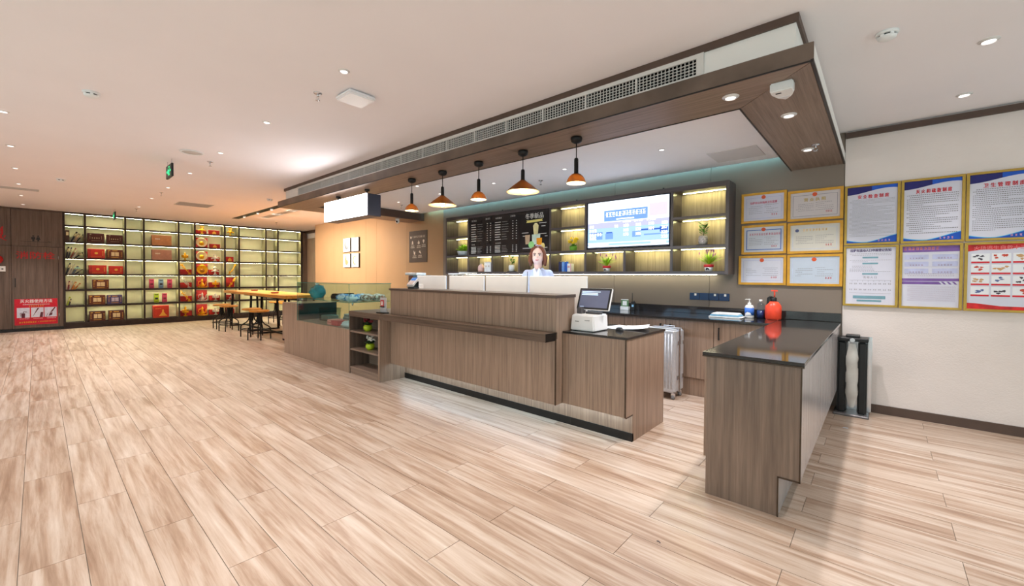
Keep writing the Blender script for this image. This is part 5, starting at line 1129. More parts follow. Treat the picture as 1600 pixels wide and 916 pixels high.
def tree_plant(x, z, label, potm, seed):
    t = thing('potted_plant', (x, SY, z), label, 'plant')
    part(t, 'saucer', G().lathe([(.0, 0), (.075, 0), (.08, .012), (.0, .012)], n=20, cap=False), M_BLACK, world=False)
    part(t, 'pot', G().lathe([(.0, .012), (.04, .012), (.052, .04), (.054, .09), (.045, .12), (.038, .12), (.0, .10)], n=20, cap=False), potm, world=False)
    part(t, 'stem', G().tube([(0, 0, .10), (.01, 0, .16), (-.005, .0, .21), (.02, 0, .26)], [.006, .005, .004, .003], 6), colm('stem_green', 80, 100, 50), world=False)
    rn = random.Random(seed); g = G()
    for i in range(34):
        z0 = rn.uniform(.14, .27); a = rn.uniform(0, 6.28); l = rn.uniform(.05, .085); b = Vector((rn.uniform(-.01, .02), 0, z0))
        g.leaf(b, b + Vector((math.cos(a) * l, math.sin(a) * l * .8, rn.uniform(.0, .05))), .032)
    part(t, 'foliage', g, M_LEAF, world=False, kind='stuff')
tree_plant(-4.77, 1.424, 'leafy green plant in a white pot on black saucer, lower cubbyhole', M_POTW, 4)
tree_plant(-1.64, 1.738, 'leafy green plant in a speckled pot near the shelf end', mat('speckled_pot', rgb(196, 184, 176), .5, var=.5, vscale=60), 6)
t = thing('flower_basket', (-3.52, SY, 1.738), 'small yellow flowers in a green glass holder', 'flowers')
part(t, 'holder', G().lathe([(.0, 0), (.05, 0), (.06, .07), (.055, .07), (.045, .01), (.0, .008)], n=18, cap=False), colm('holder_green', 120, 180, 60), world=False); bushy(t, (0, 0, .06), .07, 40, M_LEAF, .025, .8, 8)
g = G(); rn = random.Random(4)
for i in range(16): g.ball((rn.uniform(-.07, .06), rn.uniform(-.05, .05), rn.uniform(.12, .20)), .02, 8, 5)
part(t, 'blossoms', g, M_FLY, world=False)
for i, (x, m, l) in enumerate(((-3.755, colm('can_navy', 40, 44, 84), 'dark navy drink can, first of the row on the shelf'), (-3.695, colm('can_blue_white', 120, 160, 220), 'pale blue and white drink can in the middle of the row'), (-3.635, colm('can_blue', 40, 96, 190), 'bright blue drink can beside the white carton'))):
    t = thing('drink_can', (x, SY, 1.424), l, 'can', 'drink cans on the shelf')
    part(t, 'body', G().lathe([(.0, 0), (.024, 0), (.028, .008), (.028, .142), (.022, .155), (.0, .153)], n=18, cap=False), m, world=False); part(t, 'rim', G().lathe([(.022, .155), (.024, .158), (.02, .158), (.018, .153)], n=18, cap=False), M_CHROME, world=False)
t = thing('carton', (-3.565, SY, 1.424), 'small white and pink carton beside the blue cans', 'carton')
part(t, 'box', G().box(-.035, -.04, 0, .035, .04, .125), M_POTW, .002, world=False); part(t, 'print', G().box(.018, -.0406, .0, .035, -.04, .125).box(-.028, -.0406, .06, .01, -.04, .09), colm('carton_pink', 220, 160, 160), world=False)
def red_pot(x, label, seed):
    t = thing('potted_plant', (x, SY, 1.424), label, 'plant')
    part(t, 'pot', G().lathe([(.0, 0), (.042, 0), (.05, .05), (.0, .05)], n=20, cap=False), M_POTW, world=False); part(t, 'pot_rim', G().lathe([(.05, .05), (.056, .055), (.058, .08), (.05, .082), (.0, .07)], n=20, cap=False), M_POTR, world=False)
    part(t, 'pot_print', G().prism([(-.02, .015), (-.008, .012), (.0, .03), (.012, .012), (.02, .03), (.0, .042), (-.018, .04)], -.052, -.045, 'y'), M_BLACK, world=False)
    rn = random.Random(seed); g = G()
    for i in range(60):
        a = rn.uniform(0, 6.28); l = rn.uniform(.10, .19); e = rn.uniform(.5, 1.3); d = Vector((math.cos(a) * math.cos(e) * 1.2, math.sin(a) * math.cos(e) * .6, math.sin(e)))
        g.leaf((0, 0, .075), Vector((0, 0, .075)) + d * l, .014, bend=.01)
    part(t, 'foliage', g, M_LEAFY, world=False, kind='stuff')
    g = G()
    for i in range(9):
        a = rn.uniform(-1.1, 1.1); l = rn.uniform(.12, .19); p = Vector((math.sin(a) * l, rn.uniform(-.04, .03), .09 + math.cos(a) * l)); g.ball(p, .011, 7, 5, (.7, .7, 1.8))
    part(t, 'blossoms', g, M_FLP, world=False)
red_pot(-2.95, 'purple flowering plant in red rimmed pot under the television', 3); red_pot(-1.57, 'purple flowering plant in red rimmed pot at the shelf end', 5)
# flower pots in the cubby
for x, z, ft, l, s in ((-5.20, .596, colm('flower_maroon', 120, 26, 36), 'dark red flowers in a round lime pot, upper cubby', 7), (-5.14, .349, colm('flower_white', 232, 232, 224), 'white flowers in a round lime pot, lower cubby', 8)):
    t = thing('flower_pot', (x, 2.95, z), l, 'plant'); part(t, 'pot', G().lathe([(.0, 0), (.035, 0), (.058, .03), (.06, .06), (.045, .085), (.038, .085), (.0, .07)], n=22, cap=False), colm('pot_lime', 176, 200, 40, rough=.3), world=False)
    bushy(t, (0, 0, .08), .09, 50, colm('leaf_deep', 36, 66, 34, var=.3), .03, .7, s); g = G(); rn = random.Random(s)
    for i in range(16): a = rn.uniform(0, 6.28); rr = rn.uniform(.02, .095); g.ball((rr * math.cos(a), rr * math.sin(a) * .7, .12 + rn.uniform(0, .06)), .018, 7, 5, (1, 1, .7))
    part(t, 'blossoms', g, ft, world=False)
# ================================================================== THINGS ON THE DESK
M_MON = mat('monitor_white', rgb(246, 242, 242), .35, var=.01)
names = ['white monitor back at the display case end of the desk', 'white monitor back, second from the display case end', 'white monitor back just beside the receptionist, display case side', 'widest white monitor back, next to the cash register']
for i, (a, b) in enumerate(((-4.787, -4.183), (-4.107, -3.489), (-3.454, -2.821), (-2.802, -2.095))):
    t = thing('monitor', ((a + b) / 2, 3.45, .76), names[i], 'monitor', 'white monitors on the reception desk'); xm = (a + b) / 2
    part(t, 'back_shell', G().box(a, 3.45, .985, b, 3.475, 1.353), M_MON, .006); part(t, 'screen', G().box(a + .008, 3.475, .993, b - .008, 3.478, 1.345), emis('monitor_screen_blue', (.38, .68, 1, 1), 3.2, True))
    part(t, 'neck', G().box(xm - .05, 3.478, .775, xm + .05, 3.49, 1.12), M_MON, .003); part(t, 'foot', G().box(xm - .11, 3.40, .76, xm + .11, 3.56, .772), M_MON, .003)
    g = G().box(xm - .03, 3.4492, 1.16, xm + .03, 3.45, 1.166); part(t, 'logo', g, colm('logo_pale', 214, 208, 208))
t = thing('desk_phone_box', (-4.56, 3.33, .76), 'small white device standing behind the ledge beside the first monitor', 'device'); t.location = (-4.62, 3.36, .76)
t['label'] = 'small white box behind the ledge at the display case end'; t['category'] = 'box'
part(t, 'shell', G().box(-.04, -.05, 0, .04, .05, .48), M_MON, .005, world=False); part(t, 'slot', G().box(-.02, -.0506, .40, -.012, -.05, .43), M_TXT, world=False)
# card reader
t = thing('card_terminal', (-4.41, 3.13, 1.187), 'grey card payment terminal with small blue screen on the desk ledge', 'terminal', rotz=R(24)); rot = Matrix.Rotation(R(32), 4, 'X')
part(t, 'body', G().box(-.045, -.085, .02, .045, .085, .055).xf(rot).xf(Matrix.Translation((0, 0, .05))), colm('terminal_grey', 196, 190, 190), .006, world=False); part(t, 'base', G().box(-.045, -.07, 0, .045, .06, .018), M_BLACK, .004, world=False)
s_ = part(t, 'screen', G().box(-.034, .01, .0555, .034, .075, .0565).xf(rot).xf(Matrix.Translation((0, 0, .05))), mat('terminal_lcd', rgb(30, 70, 140), .2, emit=.4, ecol=(.2, .45, .9, 1), var=.1), world=False)
g = G()
for r_ in range(4):
    for q in range(3): g.box(-.032 + q * .024, -.075 + r_ * .02, .0555, -.016 + q * .024, -.063 + r_ * .02, .058)
part(t, 'keys', g.xf(rot).xf(Matrix.Translation((0, 0, .05))), colm('key_pink_grey', 206, 176, 172), world=False); part(t, 'support', G().box(-.04, .04, .015, .04, .055, .09), M_BLACK, world=False)
# price stand
t = thing('card_stand', (-4.80, 2.945, .862), 'grey stand with red card at the end of the upper desk', 'stand')
part(t, 'foot', G().box(-.10, -.05, 0, .06, .045, .014), M_BLACK, .004, world=False); part(t, 'panel', G().box(-.085, .0, .014, .055, .012, .20), colm('stand_grey', 190, 186, 188), .003, world=False); part(t, 'red_card', G().box(-.06, -.012, .09, .012, -.002, .17), colm('card_red', 190, 60, 66), .002, world=False); part(t, 'card_holder', G().box(-.068, -.02, .078, .022, .0, .09), M_BLACK, .002, world=False); part(t, 'card_print', G().box(-.04, -.0128, .105, -.02, -.012, .155).box(-.01, -.0128, .105, .004, -.012, .155), M_POTW, world=False)
# cash register
t = thing('cash_register', (-1.975, 3.30, .868), 'white touchscreen cash register on the low counter', 'cash register')
part(t, 'printer_base', G().prism([(-.122, 0), (.125, 0), (.118, .145), (-.105, .145)], -.125, .125, 'y'), M_MON, .010, world=False, seg=2); part(t, 'slots', G().box(-.07, -.1262, .082, -.03, -.125, .087).box(.03, -.1262, .095, .08, -.125, .099), M_BLACK, world=False); part(t, 'foot_strip', G().box(-.118, -.122, -.0, .122, .122, .004), M_BLACK, world=False)
part(t, 'hinge', G().box(-.04, .0, .145, .105, .06, .165).box(-.10, -.05, .145, -.05, .02, .20), colm('register_hinge', 80, 76, 78), .004, world=False)
rt = Matrix.Translation((.035, .0, .18)) @ Matrix.Rotation(R(-20), 4, 'X')
sc = part(t, 'display', G().box(-.165, -.012, 0, .165, .012, .205).xf(rt), M_MON, .005, world=False); part(sc, 'bezel', G().box(-.162, -.0135, .004, .162, -.012, .202).xf(rt), M_BLACK, world=False)
part(sc, 'screen', G().box(-.145, -.0142, .020, .145, -.0135, .186).xf(rt), mat('register_screen', rgb(92, 96, 120), .15, emit=.10, ecol=(.36, .42, .62, 1), var=.05), world=False)
g = G()
for k in range(3): g.box(-.135, -.0148, .166 - k * .014, -.135 + (.19, .165, .17)[k], -.0142, .173 - k * .014)
g.box(-.13, -.0148, .026, -.09, -.0142, .029)
part(sc, 'lettering', g.xf(rt), mat('screen_text_blue', rgb(190, 220, 250), .4, emit=.7, ecol=(.7, .85, 1, 1)), world=False)
t = thing('computer_mouse', (-1.745, 3.44, .868), 'black computer mouse beside the cash register', 'mouse', rotz=R(60))
part(t, 'shell', G().ball((0, 0, .004), .03, 16, 10, (1.0, 1.65, .95)), M_BLACK, world=False); part(t, 'wheel', G().cyl((-.004, -.028, .026), (.004, -.028, .026), .008, n=10), colm('wheel_grey', 90, 90, 96), world=False)
for i, (x, y, w, h, a, l) in enumerate(((-1.70, 3.70, .21, .297, 20, 'white paper sheet on top of the low counter papers'), (-1.86, 3.66, .21, .297, -8, 'white paper sheet lying underneath beside the register'))):
    g = G(); n = 6
    for k in range(n):
        x0_, x1_ = -w / 2 + w * k / n, -w / 2 + w * (k + 1) / n; z0_, z1_ = .004 + .02 * (k / n) ** 2 * (1 - i), .004 + .02 * ((k + 1) / n) ** 2 * (1 - i)
        g.add([(x0_, -h / 2, z0_), (x1_, -h / 2, z1_), (x1_, h / 2, z1_), (x0_, h / 2, z0_), (x0_, -h / 2, z0_ - .0015), (x1_, -h / 2, z1_ - .0015), (x1_, h / 2, z1_ - .0015), (x0_, h / 2, z0_ - .0015)], [(0, 1, 2, 3), (4, 7, 6, 5), (0, 4, 5, 1), (2, 6, 7, 3)])
    o = solo('paper_sheet', g, M_PAPER, (x, y, .868 + (.004 if i == 0 else 0)), l, 'paper', 'papers on the low counter', world=False); o.rotation_euler = (0, 0, R(a))
# ================================================================== BACK COUNTER THINGS
t = thing('desk_calendar', (-2.66, 5.40, .89), 'small green and white QR stand on the back worktop', 'stand'); t['label'] = 'small green and white stand beside the walkie-talkie'
part(t, 'block', G().box(-.06, -.03, 0, .06, .03, .05), M_POTW, .003, world=False); part(t, 'card', G().box(-.055, -.012, .05, .055, -.004, .15), colm('stand_green', 92, 128, 84), .002, world=False); part(t, 'label_square', G().box(-.03, -.0128, .065, .03, -.012, .125), M_POTW, world=False)
part(t, 'header', G().box(-.055, -.013, .138, .055, -.012, .15), M_POTW, world=False)
t = thing('walkie_talkie', (-2.54, 5.40, .89), 'black walkie-talkie standing on the back worktop', 'radio')
part(t, 'body', G().box(-.026, -.018, 0, .026, .018, .12), M_BLACK, .004, world=False); part(t, 'antenna', G().cyl((-.014, 0, .12), (-.014, 0, .24), .006, .004, 8), M_BLACK, world=False); part(t, 'label', G().box(-.014, -.0186, .05, .014, -.018, .08), colm('label_cyan', 150, 200, 230), world=False); part(t, 'knob', G().cyl((.012, 0, .12), (.012, 0, .135), .008, n=10), M_BLACK, world=False)
ss = thing('socket_strip', (-1.6, YW - .012, 1.06), 'row of dark blue power sockets on the wall above the worktop', 'socket strip')
for i, (a, b) in enumerate(((-1.835, -1.72), (-1.715, -1.605), (-1.60, -1.49), (-1.485, -1.372))):
    p = part(ss, 'socket', G().box(a, YW - .014, 1.064, b, YW, 1.153), colm('socket_navy', 22, 50, 90, rough=.3), .002)
    if i != 1: part(p, 'sticker', G().box((a + b) / 2, YW - .0148, 1.118, (a + b) / 2 + .025, YW - .014, 1.145), M_POTW)
t = thing('folded_cloth', (-1.32, 5.25, .89), 'folded white and blue cloth packet on the back worktop', 'cloth')
g = G()
for k in range(3):
    pr_ = [(-.17 + .015 * k, .0), (.15 - .01 * k, .0), (.17 - .02 * k, .008), (.15 - .02 * k, .018), (-.16 + .015 * k, .018), (-.175 + .015 * k, .009)]
    part(t, 'fold', G().prism(pr_, -.10, .10, 'y').xf(Matrix.Translation((0, 0, k * .017))), M_POTW if k != 1 else colm('cloth_blue', 120, 176, 206), .003, world=False)
t = thing('hand_sanitizer', (-1.12, 5.38, .89), 'white pump bottle of hand sanitizer with blue label', 'bottle')
part(t, 'bottle', G().lathe([(.0, 0), (.044, 0), (.047, .006), (.047, .12), (.036, .145), (.016, .152), (.016, .158), (.0, .158)], n=22, cap=False), M_POTW, world=False); part(t, 'label', G().lathe([(.0475, .03), (.0478, .03), (.0478, .115), (.0475, .115)], n=22, cap=False), colm('label_blue', 60, 112, 196), world=False); part(t, 'label_print', G().prism([(-.03, .035), (.03, .035), (.02, .06), (-.01, .07), (-.03, .055)], -.0495, -.0455, 'y'), M_POTW, world=False)
part(t, 'pump', G().lathe([(.018, .156), (.018, .172), (.006, .176), (.006, .205), (.012, .207), (.012, .216), (.0, .217)], n=14, cap=False).tube([(0, 0, .211), (-.035, -.01, .212), (-.042, -.012, .204)], .005, 6), M_POTW, world=False)
t = thing('clear_bottle', (-1.01, 5.40, .89), 'clear plastic bottle half filled with blue liquid', 'bottle')
part(t, 'bottle', G().lathe([(.0, 0), (.040, 0), (.042, .006), (.042, .14), (.032, .165), (.014, .18), (.014, .19)], n=20, cap=False), glass('clear_plastic', (.82, .86, .92, 1)), world=False); part(t, 'liquid', G().lathe([(.0, .003), (.037, .003), (.037, .09), (.0, .09)], n=20, cap=False), colm('liquid_blue', 40, 56, 104, rough=.2), world=False); part(t, 'cap', G().lathe([(.0, .186), (.017, .186), (.017, .212), (.0, .213)], n=16, cap=False), M_POTW, world=False)
t = thing('spray_bottle', (-.885, 5.38, .89), 'bright orange pressure spray bottle with black handle', 'sprayer')
M_ORG = colm('sprayer_orange', 255, 78, 50, rough=.35)
part(t, 'tank', G().lathe([(.0, .008), (.07, .0), (.078, .01), (.080, .12), (.076, .15), (.05, .19), (.028, .2), (.0, .2)], n=26, cap=False), M_ORG, world=False); part(t, 'collar', G().lathe([(.03, .195), (.032, .2), (.032, .235), (.02, .245), (.0, .245)], n=18, cap=False), M_BLACK, world=False)
part(t, 'pump_rod', G().cyl((.01, 0, .245), (.01, 0, .315), .007, n=8).box(-.022, -.01, .31, .04, .01, .324), M_ORG, world=False); part(t, 'grip', G().obox((-.045, -.03, .19), (.024, .022, .10), Matrix.Rotation(R(4), 3, 'Y')).tube([(-.045, -.03, .235), (-.03, -.02, .25), (0, 0, .24)], .010, 8), M_BLACK, world=False); part(t, 'feet', G().box(-.055, -.055, 0, -.03, -.03, .012).box(.03, -.055, 0, .055, -.03, .012).box(-.055, .03, 0, -.03, .055, .012).box(.03, .03, 0, .055, .055, .012), M_ORG, world=False)
t = thing('coffee_machine', (-5.66, 5.08, .89), 'white coffee machine top showing above the second monitor', 'coffee machine')
part(t, 'body', G().box(-.22, -.10, 0, .22, .14, .38), M_POTW, .012, world=False); part(t, 'cup_tray', G().box(-.25, -.14, .48, -.02, .10, .505).box(.02, -.12, .50, .26, .10, .52), M_POTW, .005, world=False)
part(t, 'posts', G().box(-.20, -.10, .38, -.17, -.07, .48).box(-.10, -.10, .38, -.07, -.07, .48).box(.20, -.08, .38, .22, -.06, .50).box(.06, -.08, .38, .08, -.06, .50), M_POTW, world=False); part(t, 'spout', G().cyl((0, -.12, .20), (0, -.12, .28), .025).box(-.03, -.13, .28, .03, -.10, .32), M_CHROME, world=False)
solo('cable', G().tube([(-2.815, 3.44, 1.40), (-2.812, 3.437, 1.30), (-2.82, 3.436, 1.12), (-2.815, 3.44, .78)], .0035, 6), M_BLACK, (-2.815, 3.44, .76), 'thin dark cable hanging between the two widest monitors', 'cable')
# things peeking up behind the monitors
t = thing('label_printer', (-6.1, 5.1, .89), 'grey-blue appliance peeking up behind the first monitor', 'appliance')
t.location = (-5.95, 4.35, .0)
M_APP = colm('appliance_slate', 110, 130, 140)
part(t, 'cabinet', G().box(-.35, -.2, 0, .35, .25, .9), M_LAM, world=False); part(t, 'housing', G().box(-.18, -.12, .9, .16, .16, 1.36), M_APP, .02, world=False, seg=2); part(t, 'top_lid', G().box(-.30, -.1, 1.36, .04, .1, 1.40), M_POTW, .006, world=False); part(t, 'display', G().box(-.15, -.125, 1.27, -.02, -.12, 1.35), colm('appliance_display', 120, 80, 66), world=False)
# ================================================================== GOODS IN THE DISPLAY CASE
def lump(name, c, s, m, label, cat, seed=0, seg=14, extra=None):
    """a soft bag: crumpled ellipsoid sitting on its base"""
    rn = random.Random(seed); g = G().ball((0, 0, 0), 1, seg, 10); vs = []
    for p in g.v:
        q = Vector(p); n_ = 1 + .12 * math.sin(7 * q.x + seed) * math.cos(6 * q.y + 2 * seed) + .08 * math.sin(11 * q.z + seed + 5 * q.x)
        v = Vector((q.x * s[0] * n_, q.y * s[1] * n_, max(-.85, q.z * n_) * s[2])); vs.append(v)
    g.v = [tuple(v) for v in vs]; zmin = min(v.z for v in vs)
    t = thing(name, (c[0], c[1], c[2]), label, cat); o = part(t, 'bag', g.xf(Matrix.Translation((0, 0, -zmin))), m, world=False); return t, -zmin * 2
ZT = .973; ZB = .600
M_TEALB = mat('teal_film', rgb(26, 140, 158), .25, var=.35, vscale=9, bump=.6, bscale=14, coat=.5)
t, h = lump('plastic_bag', (-6.97, 3.06, ZT), (.155, .12, .115), M_TEALB, 'teal plastic bag tied with white at the case end', 'bag', 3)
part(t, 'knot', G().tube([(-.03, 0, .20), (-.07, -.01, .245), (-.09, 0, .25)], [.02, .012, .004], 8).tube([(-.03, 0, .20), (-.01, .01, .24), (.01, 0, .25)], [.02, .010, .004], 8), M_POTW, world=False)
t = thing('dark_package', (-6.45, 3.20, ZT), 'dark brown wrapped package on the glass shelf', 'package')
part(t, 'wrap', G().prism([(-.17, 0), (.2, 0), (.24, .05), (.22, .09), (-.12, .085), (-.17, .05)], -.1, .1, 'y'), mat('dark_wrap', rgb(52, 32, 26), .35, var=.4, vscale=14, bump=.4, bscale=20), .012, world=False); part(t, 'flap', G().prism([(.14, .085), (.26, .10), (.22, .07)], -.08, .08, 'y'), colm('wrap_black', 34, 22, 20), world=False)
M_BPK = speckle('blue_white_packet', rgb(44, 130, 200), rgb(216, 228, 238), 11); M_NUT = speckle('nut_packet', rgb(134, 98, 74), rgb(222, 214, 204), 22)
k = 0
for x, y, m, l in ((-6.02, 3.02, M_BPK, 'blue and white snack packet at the front of the glass shelf'), (-5.86, 3.22, M_BPK, 'blue and white snack packet behind the front packet'), (-5.72, 3.00, M_BPK, 'blue and white snack packet nearest the case corner'), (-5.70, 3.22, M_NUT, 'clear nut packet beside the blue packets'), (-5.62, 3.36, M_NUT, 'clear nut packet at the back corner of the glass shelf')):
    k += 1; t, h = lump('snack_packet', (x, y, ZT), (.13, .10, .055), m, l, 'packet', k); t['group'] = 'snack packets in the display case'
t = thing('gift_pack', (-6.15, 2.98, ZB), 'red and pink box on the lower deck of the case', 'box')
part(t, 'carton', G().box(-.17, -.07, 0, .17, .09, .075), colm('pack_red', 196, 70, 74), .003, world=False); part(t, 'print', G().box(-.16, -.0708, .0, -.03, -.07, .03).box(-.165, -.0708, .045, -.04, -.07, .07), colm('pack_pink', 232, 150, 140), world=False); part(t, 'lid_panel', G().box(-.165, -.065, .075, -.02, .085, .077), colm('pack_pink', 232, 150, 140), world=False)
t, h = lump('plastic_bag', (-5.75, 2.98, ZB), (.17, .10, .05), mat('white_film', rgb(214, 218, 226), .3, var=.12, vscale=12, bump=.6, bscale=16), 'crumpled white plastic bag on the lower deck', 'bag', 9); part(t, 'tail', G().tube([(-.12, -.02, .03), (-.2, -.04, .015)], [.03, .004], 8), M_POTW, world=False)
t = thing('clear_container', (-6.85, 3.20, ZB), 'clear plastic tub on the lower deck of the case', 'container')
part(t, 'tub', G().prism([(-.15, 0), (.15, 0), (.17, .20), (-.17, .20)], -.11, .11, 'y'), glass('tub_plastic', (.62, .74, .74, 1)), .01, world=False); part(t, 'lid', G().box(-.175, -.115, .20, .175, .115, .215), glass('tub_plastic', None), .004, world=False); part(t, 'contents', G().box(-.13, -.09, .01, .13, .09, .09), colm('tub_contents', 150, 156, 150), .01, world=False)
for i in range(3): 
    t = thing('flat_carton', (-6.25 + .03 * i, 3.30, ZB + .045 * i), ('lowest', 'middle', 'uppermost')[i] + ' grey-white flat carton of the stack behind the red box', 'carton', 'flat cartons in the case')
    part(t, 'carton', G().box(-.2, -.09, 0, .2, .09, .044), colm('carton_grey', 182, 184, 178), .003, world=False); part(t, 'print', G().box(-.18, -.0906, .01, .1, -.09, .03), M_TXT, world=False)
# ================================================================== SUITCASE
sc_ = thing('suitcase', (-1.74, 4.72, 0), 'silver hard-shell suitcase on wheels behind the counter', 'suitcase')
M_ALU = mat('brushed_silver', rgb(200, 200, 204), .4, .3, var=.06, vscale=30)
X0, X1_, Y0_, Y1_, Z0_, Z1_ = -2.02, -1.665, 4.585, 4.86, .07, .775
part(sc_, 'front_shell', G().box(X0, Y0_, Z0_, X1_, Y0_ + .125, Z1_), M_ALU, .022, seg=3); part(sc_, 'rear_shell', G().box(X0, Y0_ + .15, Z0_, X1_, Y1_, Z1_), M_ALU, .022, seg=3); part(sc_, 'rim', G().box(X0 + .002, Y0_ + .118, Z0_ + .002, X1_ + .001, Y0_ + .157, Z1_ + .001), M_CHROME, .003)
for i in range(9): x = X0 + .04 + (X1_ - X0 - .08) * i / 8; part(sc_, 'rib', G().cyl((x, Y0_, Z0_ + .05), (x, Y0_, Z1_ - .05), .008, n=8), M_ALU)
for y in (Y0_ + .06, Y0_ + .215): 
    for z in (.22, .60): part(sc_, 'latch', G().box(X1_, y - .012, z, X1_ + .012, y + .012, z + .045), M_CHROME, .002)
part(sc_, 'lock', G().box(X1_, Y0_ + .125, .60, X1_ + .010, Y0_ + .15, .70), M_CHROME, .002)
for p in ((X0 + .05, Y0_ + .04), (X1_ - .03, Y0_ + .035), (X0 + .05, Y1_ - .04), (X1_ - .03, Y1_ - .035)):
    w_ = part(sc_, 'wheel', G().lathe([(.0, -.016), (.022, -.016), (.026, -.012), (.026, .012), (.022, .016), (.0, .016)], (p[0], p[1], .026), n=16, axis='x', cap=False), colm('wheel_grey_rubber', 120, 120, 122)); part(w_, 'caster_fork', G().box(p[0] - .022, p[1] - .012, .026, p[0] + .022, p[1] + .012, .072), M_CHROME, .003)
part(sc_, 'handle', G().tube([(-1.90, Y1_ + .003, .70), (-1.90, Y1_ + .003, .785), (-1.78, Y1_ + .003, .785), (-1.78, Y1_ + .003, .70)], .008, 8), M_ALU)
# ================================================================== UMBRELLA BAG STAND
ub = thing('umbrella_bag_stand', (-.2, 5.33, 0), 'black umbrella bag stand with hanging clear plastic sleeve', 'stand')
part(ub, 'base_plate', G().box(-.335, 5.215, 0, -.062, 5.475, .022), mat('stand_base_grey', rgb(120, 116, 118), .3, .5, var=.1), .005)
for x in (-.275, -.118): part(ub, 'column', G().box(x - .036, 5.27, .022, x + .036, 5.43, .73), M_BLACK, .016, seg=3)
part(ub, 'head', G().box(-.315, 5.26, .73, -.075, 5.44, .765).box(-.25, 5.29, .765, -.14, 5.41, .79), M_BLACK, .006)
part(ub, 'back_plate', G().box(-.24, 5.425, .022, -.05, 5.435, .77), M_CHROME, .002)
part(ub, 'clip', G().cyl((-.196, 5.262, .745), (-.196, 5.25, .745), .02, n=12), M_CHROME)
g = G(); n = 14
for i in range(n + 1):
    z = .08 + .63 * i / n; wv = .048 * (1 - .5 * max(0, (i - 11) / 3)) * (.4 + .6 * min(1, i / 3)); g.v += [(-.196 - wv, 5.285 + .006 * math.sin(i * 1.7), z), (-.196, 5.262 + .012 * math.sin(i * 1.1), z), (-.196 + wv, 5.285 + .006 * math.cos(i * 1.3), z)]
for i in range(n): 
    for q in range(2): g.f.append((i * 3 + q, i * 3 + q + 1, i * 3 + q + 4, i * 3 + q + 3)); g.sm.append(True)
part(ub, 'plastic_sleeve', g, mat('sleeve_film', rgb(226, 220, 212), .15, var=.1, trans=.0, alpha=.55, coat=.6))
solo('paper_scrap', G().prism([(-.235, 4.79), (-.20, 4.795), (-.195, 4.81), (-.23, 4.805)], .0005, .0025), colm('scrap_pale_blue', 206, 216, 232), (-.218, 4.797, 0.0005), 'small pale blue paper scrap on the floor by the peninsula', 'paper')
solo('floor_crumb', G().tube([(-.835, 2.075, .003), (-.825, 2.08, .004), (-.815, 2.072, .003)], .002, 6), M_TXTD, (-.825, 2.075, .001), 'tiny dark crumb on the open tile floor', 'debris')
# ================================================================== RECEPTIONIST
pp = thing('person', (-3.02, 3.885, 0), 'smiling receptionist with brown bob in pale lavender jacket behind the monitors', 'person', rotz=R(30))
M_SKIN = mat('skin', rgb(242, 204, 194), .45, var=.03, vscale=12); M_HAIR = mat('brown_hair', rgb(112, 62, 42), .38, var=.5, vscale=10, stretch=(14, 14, 1), bump=.3, bscale=30)
M_JACK = mat('lavender_cloth', rgb(186, 191, 218), .8, var=.06, vscale=20, bump=.15, bscale=90); M_SHIRT = mat('white_shirt_cloth', rgb(240, 238, 242), .8, var=.03); M_TROU = mat('navy_trousers', rgb(38, 40, 56), .8, var=.1)
def fused(t, name, g, m, vox, smooth=3, world=False):
    o = part(t, name, g, m, world=False)
    rm = o.modifiers.new('fuse', 'REMESH'); rm.mode = 'VOXEL'; rm.voxel_size = vox; rm.use_smooth_shade = True
    sm = o.modifiers.new('soften', 'SMOOTH'); sm.factor = .5; sm.iterations = smooth
    return o
HZ = 1.605   # head centre
def torso(g, k=0.0, top=1.42):
    """stacked ellipse rings: front is -y"""
    rings = [(.98, .165, .115), (1.08, .135, .098), (1.18, .140, .102), (1.27, .155, .112), (1.34, .150, .103), (1.385, .125, .088), (top, .085, .066)]
    n = 24; vs = []
    for z, a, b in rings: vs += [((a + k) * math.cos(2 * math.pi * i / n), (b + k) * math.sin(2 * math.pi * i / n) - (.012 if 1.2 < z < 1.3 else 0), z) for i in range(n)]
    m = len(rings); fs = [(j * n + i, j * n + (i + 1) % n, (j + 1) * n + (i + 1) % n, (j + 1) * n + i) for j in range(m - 1) for i in range(n)] + [tuple(range(n))[::-1], tuple(range((m - 1) * n, m * n))]
    g.add(vs, fs, True)
ARM = {s: [(s * .135, .005, 1.365), (s * .178, .03, 1.22), (s * .20, .02, 1.09), (s * .15, -.16, .96), (s * .10, -.28, .86)] for s in (-1, 1)}
b_ = G(); torso(b_)
b_.tube([(0, .012, 1.38), (0, .006, 1.45), (0, -.008, 1.53)], [.062, .046, .050], 16)
hd = G()
HM = Matrix.Translation((0, -.012, 1.512)) @ Matrix.Diagonal((.90, .90, .86, 1)) @ Matrix.Translation((0, 0, -1.515))
